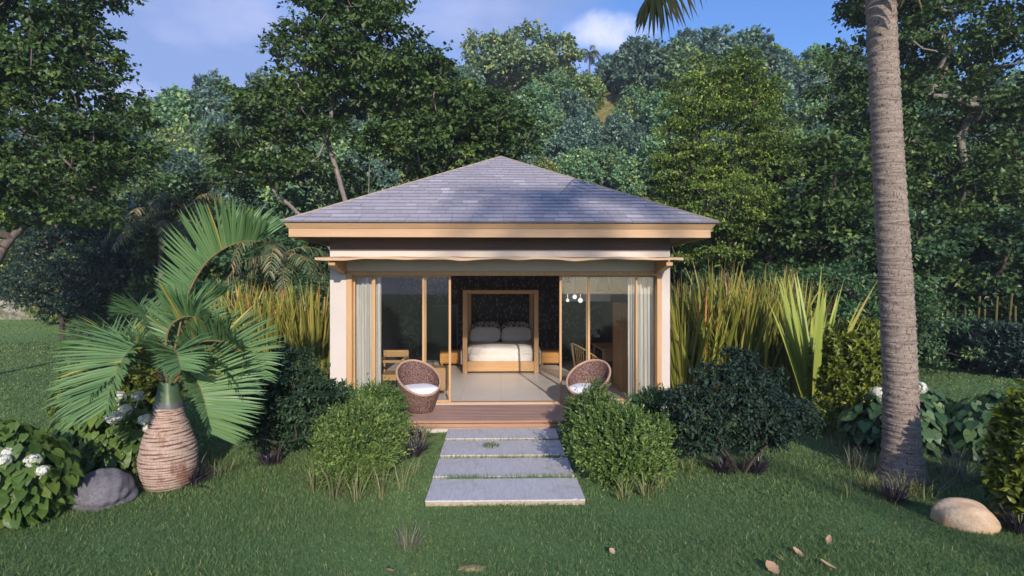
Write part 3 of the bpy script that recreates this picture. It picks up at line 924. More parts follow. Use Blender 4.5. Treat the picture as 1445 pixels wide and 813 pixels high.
for sx, sy in ((-1, -1), (1, -1), (1, 1), (-1, 1)):
    b = MB(); t = np.linspace(0, 1, 3)[:, None]
    p = (1 - t) * A_([HX + sx * (RB + .005), HY + sy * (RB + .005), ETOP + .025]) + t * A_([HX, HY, APEX + .028])
    b.tube(p, .022, 6); b.build('hip_trim', M['trim'], ro)

# awning over the doors
ax0, ax1, ay0, ay1 = -3.12, 3.20, 9.72, WY + .0005
n = 140
xs = np.linspace(ax0, ax1, n); ys = np.linspace(0, 1, 7)
wav = .8 * (.009 * np.sin(xs * 3.1 + .6) + .010 * np.sin(xs * 5.9 + 1.9 + np.sin(xs * 1.3)) + .004 * np.sin(xs * 13 + .3))
v = []
for layer, dz in ((0, .022), (1, -.022)):
    for i in range(n):
        for j, u in enumerate(ys):
            amp = 1 - u
            v.append((xs[i], ay0 + (ay1 - ay0) * u + .03 * wav[i] * 12 * amp * .2, 2.855 + .055 * u + wav[i] * (1.0 * amp + .1) + dz * (.6 + .4 * math.sin(xs[i] * 6.1) * .5 + .3)))
k = len(ys); T0 = n * k
f = []
for i in range(n - 1):
    for j in range(k - 1):
        a = i * k + j
        f.append((a, a + k, a + k + 1, a + 1)); f.append((T0 + a, T0 + a + 1, T0 + a + k + 1, T0 + a + k))
    for j in (0, k - 1):
        a = i * k + j
        f.append((a, T0 + a, T0 + a + k, a + k))
for i in (0, n - 1):
    for j in range(k - 1):
        a = i * k + j
        f.append((a, a + 1, T0 + a + 1, T0 + a))
b = MB(); b.add(v, f); aw = b.build('awning', M['awning'], villa, smooth=False)
for bx in (-2.855, 2.985):
    b = MB()
    x0, x1 = bx - .055, bx + .055
    pr = [(9.80, 2.80), (9.80, 2.74), (10.15, 2.68), (WY - .001, 2.60), (WY - .001, 2.87)]
    v = [(x, y, z) for x in (x0, x1) for y, z in pr]
    m2 = len(pr)
    b.add(v, [tuple(range(m2)), tuple(range(2 * m2 - 1, m2 - 1, -1))] + [(i, i + m2, (i + 1) % m2 + m2, (i + 1) % m2) for i in range(m2)])
    b.build('bracket', M['wood_y'], aw)

# door frame and sliding panels
b = MB(); y0, y1 = WY - .025, WY + .16
b.bbox(OL - .03, OL + .07, y0, y1, ZF + .002, OT + .03); b.bbox(OR - .06, OR + .03, y0, y1, ZF + .002, OT + .03)
b.bbox(OL + .071, OR - .061, y0, y1, OT - .05, OT + .03); b.box(OL + .071, OR - .061, WY + .02, WY + .15, ZF + .002, ZF + .022)
b.build('door_frame', M['door_wood'], villa)
def panel(x0, x1, y, st=.042, rail=.042, stl=None, strr=None):
    b = MB(); z0, z1 = ZF + .024, OT - .052
    a, c = stl or st, strr or st
    b.bbox(x0, x0 + a, y, y + .04, z0, z1, .005); b.bbox(x1 - c, x1, y, y + .04, z0, z1, .005)
    b.bbox(x0 + a, x1 - c, y + .002, y + .038, z0, z0 + rail, .004); b.bbox(x0 + a, x1 - c, y + .002, y + .038, z1 - rail * .6, z1, .004)
    o = b.build('sliding_door', M['door_wood'], villa)
    g = MB(); g.box(x0 + a - .004, x1 - c + .004, y + .015, y + .025, z0 + rail - .004, z1 - rail * .6 + .004); g.build('pane', M['glass'], o)
px2x = lambda px, y=WY + .1: float(P(px, 406, y)[0])
panel(px2x(500), px2x(531), WY + .10, .03, strr=.075)
panel(px2x(528), px2x(602.5), WY + .055)
panel(px2x(597), px2x(637), WY + .01)
panel(px2x(789), px2x(832), WY + .01)
panel(px2x(827), px2x(900), WY + .055, strr=.035)
panel(px2x(897), px2x(929.5), WY + .10, .04, strr=.03)

# ------------------------------------------------------------------ deck and path
deck = thing('wooden_deck', 'reddish brown plank deck along the front of the villa', 'deck', (HX, 9.9, 0))
b = MB()
DY0, DY1, DX0, DX1 = 9.26, WY - .032, -2.85, 2.97
ny = 11; pw_ = (DY1 - DY0) / ny
for i in range(ny):
    b.bbox(DX0, DX1, DY0 + i * pw_ + .008, DY0 + (i + 1) * pw_ - .008, .155, .19 , .004)
for jx in np.linspace(DX0 + .3, DX1 - .3, 6): b.box(jx - .03, jx + .03, DY0 + .04, DY1 - .01, .1195, .1545, tint=.3)
b.build('planks', M['deck'], deck)
b = MB(); b.bbox(DX0 + .01, DX1 - .01, DY0 - .028, DY0 + .0, .150, .188, .006); b.bbox(DX0 + .02, DX1 - .02, DY0 - .012, DY0 + .012, .075, .138, .004); b.build('riser', M['deck_front'], deck)
b = MB(); b.box(DX0 + .06, DX1 - .06, DY0 + .03, DY1, .0, .12); b.box(DX0 + .03, DX1 - .03, DY0 - .02, DY0 + .028, .0, .055); b.build('base', M['foundation'], deck)

ords = ['nearest stone slab of the path, largest in view', 'second stone slab of the path, grass along its front edge', 'third stone slab of the path, small grass patch on top', 'last stone slab of the path, touching the deck']
for k, (yf, yb, lx0, lx1) in enumerate([(706, 676, 600, 826.5), (671.7, 647.2, 611, 811), (642, 622.3, 620.5, 798), (618.5, 602.3, 628, 789)]):
    p0, p1 = G(lx0, yf, .06), G(lx1, yf, .06); q = G(lx0, yb, .06)
    xa, xb, ya, yb2 = p0[0], p1[0], (p0[1] + p1[1]) / 2, q[1]
    yb2 = min(yb2, 9.225)
    n_ = 26
    b = MB(); b.bbox(xa + .003, xb - .003, ya + .003, yb2 - .003, -.02, .0465, .006, mi=1)
    chip = np.random.default_rng(30 + k); nx_ = 60
    ex = np.linspace(xa, xb, nx_); ef = ya + np.abs(chip.normal(0, .004, nx_)) + .012 * (chip.uniform(size=nx_) < .07); eb = yb2 - np.abs(chip.normal(0, .004, nx_))
    tv = np.concatenate([np.stack([ex, ef, np.full(nx_, .047)], 1), np.stack([ex, ef + .004, np.full(nx_, .06)], 1), np.stack([ex, eb, np.full(nx_, .06)], 1), np.stack([ex, eb, np.full(nx_, .047)], 1)])
    b.add(tv, [(r_ * nx_ + i, r_ * nx_ + i + 1, (r_ + 1) * nx_ + i + 1, (r_ + 1) * nx_ + i) for r_ in range(3) for i in range(nx_ - 1)] + [(i, nx_ + i, 2 * nx_ + i, 3 * nx_ + i) for i in (0, nx_ - 1)])
    o = b.build('path_slab', [M['slab'], M['slab_edge']]); at_base(o, ((xa + xb) / 2, (ya + yb2) / 2, 0))
    tag(o, ords[k], 'paving slab', 'stone slabs of the garden path')
    if k == 0: SL0 = (xa, xb, ya)
PATH = (SL0[0] + .012, SL0[1] - .012, SL0[2] - .004, 9.3)

# ------------------------------------------------------------------ inside the villa
BX0, BX1, BY0, BY1 = -.89, 1.02, 14.25, 16.45
bed = thing('four_poster_bed', 'wooden four poster bed in the middle of the dark bedroom', 'bed', ((BX0 + BX1) / 2, 15.35, ZF))
PW = .115; BH = 2.30
for x0, y0 in ((BX0, BY0), (BX1 - PW, BY0), (BX0, BY1 - PW), (BX1 - PW, BY1 - PW)):
    b = MB(); b.bbox(x0, x0 + PW, y0, y0 + PW, ZF + .001, BH); b.build('post', M['wood_z'], bed)
for y0 in (BY0 + .005, BY1 - PW + .005):
    b = MB(); b.bbox(BX0 + PW, BX1 - PW, y0, y0 + .09, BH - .10, BH - .004); b.build('canopy_rail', M['wood_x'], bed)
for x0 in (BX0 + .01, BX1 - PW + .01):
    b = MB(); b.bbox(x0, x0 + .09, BY0 + PW, BY1 - PW, BH - .10, BH - .006); b.build('canopy_rail', M['wood_y'], bed)
b = MB(); b.bbox(BX0 + PW, BX1 - PW, BY0 + .012, BY0 + .075, ZF + .05, ZF + .30); b.build('footboard', M['wood_x'], bed)
for x0 in (BX0 + .02, BX1 - PW + .03):
    b = MB(); b.bbox(x0, x0 + .06, BY0 + PW, BY1 - PW, ZF + .08, ZF + .30); b.build('side_rail', M['wood_y'], bed)
b = MB(); b.bbox(BX0 + PW, BX1 - PW, BY1 - .09, BY1 - .04, ZF + .1, ZF + 1.02); b.build('headboard', M['wood_x'], bed)
b = MB(); b.squad(((BX0 + BX1) / 2, 15.34, ZF + .36), (.86, 1.03, .14), .25, 16); b.build('mattress', M['linen'], bed, smooth=True)
b = MB(); b.squad((.065, 15.02, .655), (.875, .69, .235), .42, 44, .03, 7, 5)
b.squad((BX0 - .035, 15.0, .56), (.055, .56, .22), .6, 16, .05, 5, 6); b.squad((BX1 + .04, 15.05, .55), (.06, .58, .23), .6, 16, .05, 5, 8)
o = b.build('duvet', M['linen'], smooth=True); at_base(o, (.065, 15.0, .5)); tag(o, 'rumpled white duvet spread over the four poster bed', 'duvet')
def tiltx(a):
    c, s = math.cos(a), math.sin(a)
    return [[1, 0, 0], [0, c, -s], [0, s, c]]
for x, lb in ((-.36, 'plain pale pillow on the bed, left of the pair'), (.50, 'plain pale pillow on the bed, right of the pair')):
    b = MB(); b.squad((x, 15.83, 1.03), (.42, .24, .12), .55, 18, .03, 3, 4, rot=tiltx(R(52))); o = b.build('pillow', M['linen'], smooth=True); at_base(o, (x, 15.83, .88)); tag(o, lb, 'pillow', 'plain pillows on the bed')
for x, lb in ((-.36, 'dark patterned pillow propped behind the left plain pillow'), (.50, 'dark patterned pillow propped behind the right plain pillow')):
    b = MB(); b.squad((x, 16.1, 1.14), (.40, .27, .10), .55, 18, .03, 3, 9, rot=tiltx(R(68))); o = b.build('pillow', M['pattern'], smooth=True); at_base(o, (x, 16.1, .9)); tag(o, lb, 'pillow', 'patterned pillows on the bed')
for x0, x1, lb in ((-1.60, -1.03, 'low orange-brown wooden nightstand on the left of the bed'), (1.17, 1.76, 'low orange-brown wooden nightstand on the right of the bed')):
    t = thing('nightstand', lb, 'nightstand', ((x0 + x1) / 2, 15.85, ZF), 0, 'nightstands beside the bed')
    mt = M.setdefault('night', wood('amber_wood', c4(.52, .25, .06), 'x'))
    b = MB(); b.bbox(x0, x1, 15.62, 16.08, ZF + .07, ZF + .43); b.build('cabinet', mt, t)
    b = MB(); b.bbox(x0 + .03, x1 - .03, 15.598, 15.622, ZF + .10, ZF + .39, .004); b.build('drawer', mt, t)
    for lx in (x0 + .03, x1 - .07):
        for ly in (15.66, 16.0):
            b = MB(); b.box(lx, lx + .04, ly, ly + .04, ZF + .001, ZF + .0695); b.build('leg', mt, t)
# dark screen on the left, standing against the back wall
tv = thing('tall_dark_screen', 'tall black glossy screen standing against the back wall left of the bed', 'screen', (-2.05, 16.4, ZF))
xa, xb = float(P(589, 400, 16.3)[0]), float(P(646, 400, 16.3)[0])
b = MB(); b.bbox(xa, xb, 16.36, 16.42, ZF + .03, 1.86); b.build('frame', M['lamp_metal'], tv)
b = MB(); b.box(xa + .03, xb - .03, 16.352, 16.361, ZF + .07, 1.83); b.build('glass_front', M['dark_glass'], tv)
b = MB(); b.box(xa + .1, xb - .1, 16.30, 16.5, ZF + .001, ZF + .03); b.build('base', M['lamp_metal'], tv)

# wooden armchair and low cabinet behind the left glass
d = 11.75
def X(px, dd): return float(P(px, 406, dd)[0])
def Z(py, dd): return EYE + (CY - py) / F * dd
ac = thing('wooden_armchair', 'pale wooden armchair behind the left glass doors', 'armchair', (X(553, d), d + .3, ZF))
ax_0, ax_1 = X(534, d), X(571, d)
for x0 in (ax_0, ax_1 - .045):
    for y0 in (d, d + .55):
        b = MB(); b.bbox(x0, x0 + .045, y0, y0 + .045, ZF + .001, ZF + .64 + (.17 if y0 > d else 0)); b.build('leg', M['wood_z'], ac)
    b = MB(); b.bbox(x0 - .01, x0 + .055, d - .02, d + .548, ZF + .642, ZF + .685); b.build('armrest', M['wood_y'], ac)
b = MB(); b.bbox(ax_0 + .047, ax_1 - .047, d + .0, d + .60, ZF + .24, ZF + .36); b.build('seat', M['wood_x'], ac)
b = MB(); b.bbox(ax_0 + .047, ax_1 - .047, d + .555, d + .585, ZF + .66, ZF + .81); b.build('backrest', M['wood_x'], ac)
b = MB(); b.bbox(ax_0 + .047, ax_1 - .047, d + .005, d + .035, ZF + .60, ZF + .66); b.build('front_rail', M['wood_x'], ac)
dd = 11.35
cb_ = thing('low_cabinet', 'low pale wooden cabinet on legs just inside the left glass door', 'cabinet', (X(617, dd), dd + .2, ZF))
b = MB(); b.bbox(X(598, dd), X(631, dd), dd, dd + .42, ZF + .10, Z(519, dd)); b.build('body', M['wood_x'], cb_)
b = MB(); b.bbox(X(600, dd), X(629, dd), dd - .016, dd + .001, ZF + .13, Z(522, dd), .004); b.build('door', M['wood_z'], cb_)
for lx in (X(599, dd), X(630, dd) - .04):
    for ly in (dd + .02, dd + .36):
        b = MB(); b.box(lx, lx + .035, ly, ly + .035, ZF + .001, ZF + .0995); b.build('leg', M['wood_z'], cb_)
# tall wardrobe and a desk on the right
dd = 11.6
wr = thing('tall_wardrobe', 'tall wooden wardrobe side standing by the right curtain', 'wardrobe', (2.75, 12.0, ZF))
b = MB(); b.bbox(X(878, dd), X(889.5, dd), dd, dd + .9, ZF + .001, Z(428, dd)); b.build('side_panel', M['wood_z'], wr)
b = MB(); b.bbox(X(889.5, dd) + .001, XR - .20, dd + .03, dd + .9, ZF + .04, Z(428, dd) - .005); b.build('body', M['wood_z'], wr)
b = MB(); b.box(X(889.5, dd) + .01, XR - .21, dd + .06, dd + .88, ZF + .001, ZF + .039); b.build('base', M['wood_z'], wr)
dd = 13.4
dk = thing('writing_desk', 'brown wooden desk against the right wall behind the rattan chair', 'desk', (2.6, 13.6, ZF))
b = MB(); b.bbox(X(852, dd) - .1, XR - .19, 13.0, 14.5, ZF + .70, ZF + .75); b.build('desktop', M['wood_y'], dk)
b = MB(); b.bbox(X(852, dd) - .05, XR - .2, 13.05, 13.09, ZF + .45, ZF + .699); b.build('apron', M['wood_x'], dk)
for lx in (X(852, dd) - .07, XR - .26):
    for ly in (13.1, 14.4):
        b = MB(); b.box(lx, lx + .05, ly, ly + .05, ZF + .001, ZF + .699); b.build('leg', M['wood_z'], dk)
# added white box at the right of the back wall, suggesting a bright glass reflection
b = MB(); b.box(1.82, XR - .177, 15.3, 16.688, 1.99, 2.949); b.build('reflection_box', M['white_int'], villa)

# rattan chair with spindles
rc = thing('spindle_chair', 'honey rattan chair with a curved spindle back behind the right glass', 'chair', (1.95, 12.35, ZF), R(0))
a = np.linspace(R(-15), R(200), 26)
top = np.stack([.36 * np.cos(a) , .34 * np.sin(a), .50 + .42 * np.clip((np.cos(a - R(160)) + 1) / 2, 0, 1) ** 1.2], 1)
b = MB(); b.tube(top, .017, 8); b.build('back_rail', M['rattan'], rc, smooth=True, local=True)
b = MB()
for q in np.linspace(0, 25, 22):
    p = top[int(q)]
    b.tube([p, (p[0] * .80, p[1] * .80, .42)], .006, 5)
b.build('spindles', M['rattan'], rc, smooth=True, local=True)
b = MB(); b.squad((0, 0, .41), (.31, .30, .035), .6, 14); b.build('seat', M['rattan'], rc, smooth=True, local=True)
for q in range(4):
    an = R(45 + 90 * q)
    b = MB(); b.tube([(.22 * math.cos(an), .22 * math.sin(an), .40), (.29 * math.cos(an), .29 * math.sin(an), .001)], [.018, .013], 8); b.build('leg', M['rattan'], rc, smooth=True, local=True)

# pendant lamps, globe lamp
for px, py0, py1, hw, dd, lb in ((800, 388, 399, 6.5, 12.2, 'small dark grey cone pendant lamp nearest the door gap'), (851, 386, 411, 10.5, 11.5, 'larger dark grey cone pendant lamp hanging behind the right glass')):
    p = P(px, py1, dd)
    t = thing('pendant_lamp', lb, 'lamp', (p[0], p[1], 2.95), 0, 'cone pendant lamps behind the right glass')
    r_ = hw / F * dd; hgt = (py1 - py0) / F * dd + .03
    b = MB(); b.lathe([(r_, p[2]), (r_ * 1.05, p[2] + .015), (r_ * .62, p[2] + hgt * .6), (r_ * .45, p[2] + hgt), (.012, p[2] + hgt + .01)], 24, (p[0], p[1], 0)); b.build('shade', M['lamp_metal'], t, smooth=True)
    b = MB(); b.tube([(p[0], p[1], p[2] + hgt), (p[0], p[1], 2.95)], .006, 6); b.build('cord', M['lamp_metal'], t)
gl = P(812, 424, 14.6)
t = thing('globe_lamp', 'hanging lamp with three lit white globes behind the right glass', 'lamp', (gl[0], gl[1], 2.95))
b = MB(); b.tube([(gl[0], gl[1], 2.95), (gl[0], gl[1], 2.2)], .008, 6); b.tube([(gl[0] - .2, gl[1], 2.2), (gl[0] + .2, gl[1], 2.2)], .01, 6); b.build('stem', M['lamp_metal'], t)
for px, py, r_ in ((801, 424, .04), (811, 419, .055), (819, 424, .06)):
    p = P(px, py, 14.6)
    b = MB(); b.squad(p, (r_, r_, r_), 1, 12); b.tube([(p[0], gl[1], p[2] + r_ * .9), (p[0], gl[1], 2.2)], .006, 5); b.build('globe', M['globe'], t, smooth=True)

# curtains
def curtain(x0, x1, y, label, fold):
    n = 90; xs = np.linspace(x0, x1, n)
    zs = np.linspace(ZF + .03, 2.9, 8)
    v = [(x, y + .028 * math.sin((x - x0) * fold) + .01 * math.sin((x - x0) * fold * 2.3 + z), z) for z in zs for x in xs]
    v += [(p[0], p[1] + .004, p[2]) for p in v]
    f = []
    T0 = n * len(zs)
    for i in range(len(zs) - 1):
        for j in range(n - 1):
            a = i * n + j
            f += [(a, a + 1, a + n + 1, a + n), (T0 + a, T0 + a + n, T0 + a + n + 1, T0 + a + 1)]
    b = MB(); b.add(v, f); o = b.build('curtain', M['sheer'], smooth=True); at_base(o, ((x0 + x1) / 2, y, ZF)); tag(o, label, 'curtain', 'sheer curtains at the two ends of the doors')
curtain(px2x(497), px2x(536), WY + .26, 'sheer white curtain hanging at the left end of the doors', 62)
curtain(px2x(890), px2x(934), WY + .26, 'sheer cream pleated curtain hanging at the right end of the doors', 75)

# wicker tub chairs on the deck
def tub_chair(label, loc, rz):
    t = thing('tub_chair', label, 'chair', loc, rz, 'wicker tub chairs on the deck')
    n, m = 48, 14
    a = np.arange(n) * 2 * np.pi / n
    rimz = .575 + .255 * np.sin(a)                     # +y is the back
    v = []
    def shell(inner):
        out = []
        for j in range(m):
            u = j / (m - 1)
            for i in range(n):
                z = u * rimz[i]
                prof = .21 + .18 * math.sin(min(1, z / .58) * math.pi / 2) + .02 * max(0, z - .5)
                off = .13 * (z / .8)                  # the tub leans back as it rises
                r_ = prof - (.025 if inner else 0)
                out.append((r_ * math.cos(a[i]), r_ * math.sin(a[i]) + off - .05, z * (1 if not inner else 1) + (.0 if not inner else .0)))
        return out
    o_, i_ = shell(False), shell(True)
    f = []
    for j in range(m - 1):
        for i in range(n):
            k = (i + 1) % n
            f.append((j * n + i, j * n + k, (j + 1) * n + k, (j + 1) * n + i))
            f.append((n * m + j * n + i, n * m + (j + 1) * n + i, n * m + (j + 1) * n + k, n * m + j * n + k))
    b = MB(); b.add(o_ + i_, f)
    b.lathe([(.20, .02), (.001, .021)], n, (0, -.05, 0)); b.build('shell', M['wicker'], t, smooth=True, local=True)
    rim = np.array([((o_[(m - 1) * n + i][0] + i_[(m - 1) * n + i][0]) / 2, (o_[(m - 1) * n + i][1] + i_[(m - 1) * n + i][1]) / 2, rimz[i] + .004) for i in list(range(n)) + [0]])
    b = MB(); b.tube(rim, .021, 8, cap=False); b.build('rim', M['rim'], t, smooth=True, local=True)
    return t
def on_chair(t, lb):
    b = MB(); b.squad((0, 0, 0), (.30, .29, .075), .55, 18, .01, 3, 2); o = b.build('seat_cushion', M['cushion'], smooth=True)
    rz = t.rotation_euler[2]
    o.location = (t.location[0] - 0.0 * math.sin(rz), t.location[1] + .0 * math.cos(rz), t.location[2] + .375); o.rotation_euler = (0, 0, rz)
    tag(o, lb, 'cushion', 'cushions in the tub chairs')
p = G(589, 585, .19)
t1 = tub_chair('brown wicker tub chair on the deck, left of the path', (p[0], p[1] + .28, .191), R(28))
on_chair(t1, 'pale cushion in the tub chair left of the path')
p = G(832, 584, .19)
t2 = tub_chair('brown wicker tub chair half hidden by the right boxwood', (p[0], p[1] + .28, .191), R(-32))
on_chair(t2, 'pale cushion in the tub chair behind the right boxwood')
# ------------------------------------------------------------------ shrubs
def dome_pts(n, rx, ry, h, rg, rough=.12, zmin=.02, inner=.25, low=.0):
    """points through a lumpy dome, mostly near its skin; returns points and outward directions"""
    d = nrm(rg.normal(size=(n, 3)))
    dn = d[:, 2] < 0
    h2 = nrm(d[:, :2]); rad = np.linalg.norm(d[:, :2], axis=1)
    d[dn, :2] = h2[dn] * np.maximum(rad[dn], 1 - .42 * d[dn, 2:3].ravel() ** 2)[:, None]
    ph = rg.uniform(0, 6, 6); kk = rg.normal(size=(6, 3)) * 3.0
    lump = sum(np.sin(d @ kk[i] + ph[i]) for i in range(6)) / 3
    r = (1 + rough * lump) * (1 - inner * rg.uniform(0, 1, n) ** 2)
    p = d * r[:, None] * np.where(dn[:, None], A_([rx, ry, h * .42]), A_([rx, ry, h * .56])) + A_([0, 0, h * .44])
    p[:, 2] = np.maximum(p[:, 2], zmin)
    return p, nrm(d * A_([1 / rx, 1 / ry, 1 / (h * .56)]))

def sprig_bush(name, label, cat, base, rx, ry, h, n, per, ls, seed, lm, tpl=L6, splen=.14, group=None, rough=.12, tint=(.45, .13, .17), upw=.8, stems=True, inner=.3, rz=0, low=.55, spread=.5):
    """rounded shrub made of many short leafy shoots"""
    rg = np.random.default_rng(seed)
    root = thing(name, label, cat, base, rz, group)
    p, o = dome_pts(n, rx, ry, h, rg, rough, .04, inner, low)
    sd = nrm(o * .9 + A_([0, 0, upw]) * rg.uniform(.3, 1.2, (n, 1)) + rg.normal(size=(n, 3)) * .35)
    L = splen * rg.uniform(.55, 1.35, n) * np.where(rg.uniform(size=n) < .14, 2.1, 1)
    u = np.linspace(.1, 1, per)[None, :] * np.ones((n, 1))
    pos = p[:, None] + sd[:, None] * (L[:, None] * (u - .45))[..., None]
    az = rg.uniform(0, 6.28, (n, 1)) + np.arange(per)[None] * 2.4
    ref = np.where(np.abs(sd[:, 2:3]) > .9, A_([[1.0, 0, 0]]), A_([[0, 0, 1.0]]))
    x = nrm(np.cross(sd, ref)); y = np.cross(sd, x)
    sideways = np.cos(az)[..., None] * x[:, None] + np.sin(az)[..., None] * y[:, None]
    ld = nrm(sideways * spread * 1.6 + sd[:, None] * (.55 + .6 * u)[..., None] + rg.normal(size=pos.shape) * .15)
    nn = sd[:, None] * .8 - sideways * .2 + rg.normal(size=pos.shape) * .3
    tt = tint[0] + rg.normal(size=(n, 1)) * tint[1] + rg.normal(size=(n, per)) * tint[2] + (u - .6) * .22
    N = n * per
    cb = MB()
    inst(cb, tpl, pos.reshape(N, 3), frames(ld.reshape(N, 3), nn.reshape(N, 3)), ls * rg.uniform(.65, 1.25, N), tt.reshape(N))
    cb.build('foliage', lm, root, local=True)
    if stems:
        sb = MB()
        m = min(n, 70)
        st = [[(0, 0, 0), (0, 0, h * .12)]] + [[(rx * .12 * math.cos(q * 1.3), ry * .12 * math.sin(q * 1.3), 0), (rx * .3 * math.cos(q * 1.3), ry * .3 * math.sin(q * 1.3), h * .3)] for q in range(5)]
        skeleton(sb, st, p[:m] * A_([.9, .9, .95]), .035 * h, rg, twig=.006, sag=.02)
        sb.build('stems', M['bark_dark'], root, smooth=True, local=True)
    return root

def gbase(px, py): return G(px, py)

bx = 'trimmed boxwood shrubs beside the path'
sprig_bush('boxwood_shrub', 'light green rounded boxwood left of the path, nearest of the left pair', 'shrub', gbase(508, 674), .47, .43, .86, 2300, 15, .045, 21, M['leaf_box'], group=bx, rough=.27, splen=.18, inner=.45)
sprig_bush('boxwood_shrub', 'rounded boxwood in front of the left tub chair', 'shrub', gbase(530, 628), .34, .36, .87, 1700, 14, .045, 22, M['leaf_box'], group=bx, rough=.27, splen=.18, inner=.45, tint=(.36, .13, .16))
sprig_bush('boxwood_shrub', 'light green rounded boxwood right of the path, nearest of the right pair', 'shrub', gbase(878, 677), .45, .43, .85, 2300, 15, .045, 23, M['leaf_box'], group=bx, rough=.28, splen=.18, inner=.45)
sprig_bush('boxwood_shrub', 'rounded boxwood in front of the right tub chair', 'shrub', gbase(835, 632), .33, .38, .83, 1700, 14, .045, 24, M['leaf_box'], group=bx, rough=.27, splen=.18, inner=.45, tint=(.33, .13, .16))
sprig_bush('low_shrub', 'small dark green shrub between the right boxwoods and the villa corner', 'shrub', gbase(925, 622), .46, .4, .74, 1300, 13, .045, 25, M['leaf_box_d'], rough=.14)
sprig_bush('low_shrub', 'small green shrub tucked against the left corner of the villa', 'shrub', gbase(472, 606), .50, .42, .66, 1300, 13, .045, 26, M['leaf_box_d'], rough=.16)

# taller dark shrubs on visible stems
def stem_shrub(name, label, base, blobs, ncl, nl, ls, crad, seed, lm, nst=6, h0=.35, spread=.18, r0=.03):
    rg = np.random.default_rng(seed)
    stems = []
    for q in range(nst):
        a = q * 6.28 / nst + rg.uniform(-.4, .4); s = spread * rg.uniform(.6, 1.3)
        stems.append([(.05 * math.cos(a), .05 * math.sin(a), 0), (s * .5 * math.cos(a), s * .5 * math.sin(a), h0 * .5), (s * math.cos(a), s * math.sin(a), h0)])
    return make_tree(name, label, 'shrub', base, blobs, ncl, nl, ls, crad, seed, stems, r0, lm, M['bark_dark'], tpl=L6, flat=.55, droop=.35, tint=(.45, .13, .2), shell=.5, twigs=6, sag=.03, twig=.004, sh_skel=90)
stem_shrub('dark_shrub', 'tall dark green shrub on bare stems beside the left wall of the villa', gbase(390, 655),
           [(.0, 0, 1.02, .50, .5, .40), (.35, .05, .80, .44, .4, .36), (-.30, .05, .70, .38, .4, .36), (.10, .1, 1.34, .28, .3, .2), (.66, -.05, 1.0, .22, .2, .14), (.30, .15, .42, .45, .35, .22), (-.25, .2, .40, .3, .3, .2), (.5, .1, 1.25, .16, .16, .12), (-.35, 0, 1.2, .18, .2, .14)], 340, 44, .062, .135, 31, M['leaf_shrub'])
sh_ = stem_shrub('dark_teal_shrub', 'wide dark blue-green shrub on thin stems, right of the path', gbase(1045, 668),
           [(-.1, 0, 1.02, .50, .5, .36), (.42, .05, .85, .45, .5, .32), (-.62, .05, .78, .36, .42, .28), (.0, .1, 1.46, .22, .3, .16), (.86, .1, .66, .24, .32, .26), (-.5, .1, .42, .38, .36, .16), (.45, .2, .46, .42, .36, .16), (-.82, 0, 1.06, .14, .16, .10), (.40, .1, 1.28, .20, .22, .12), (-.42, .1, 1.30, .18, .2, .12), (.0, .3, .34, .5, .3, .14)], 470, 44, .062, .135, 32, M['leaf_shrub_b'], nst=8, spread=.3)
sh_.scale = (.92, .92, .95)
sprig_bush('yellow_green_bush', 'dense yellow-green leafy bush behind the tall palm trunk', 'shrub', gbase(1212, 592), .70, .7, 1.68, 1300, 10, .105, 41, M['leaf_yellow'], tpl=L6, splen=.16, rough=.06, upw=.1, inner=.22, spread=.75)
sprig_bush('yellow_green_bush', 'yellow-green narrow leaved bush cut off by the right edge behind the tan boulder', 'shrub', gbase(1500, 742), .50, .50, 1.3, 1400, 10, .105, 42, M['leaf_yellow'], tpl=L6, splen=.15, rough=.10, upw=.2, inner=.25, spread=.6, tint=(.35, .14, .2))
sprig_bush('yellow_green_bush', 'yellow-green bush behind the bottle palm and its hydrangeas', 'shrub', gbase(165, 628), .85, .5, 1.34, 1100, 9, .10, 43, M['leaf_yellow'], tpl=L6, splen=.15, rough=.14, upw=.2, inner=.3, spread=.7, tint=(.3, .16, .2))
sprig_bush('yellow_green_sprout', 'small pale yellow-green shrub at the right end of the dark teal shrub', 'shrub', gbase(1163, 614), .16, .16, .52, 160, 9, .055, 44, M['leaf_yellow'], tpl=L6, splen=.10, rough=.2, stems=False)

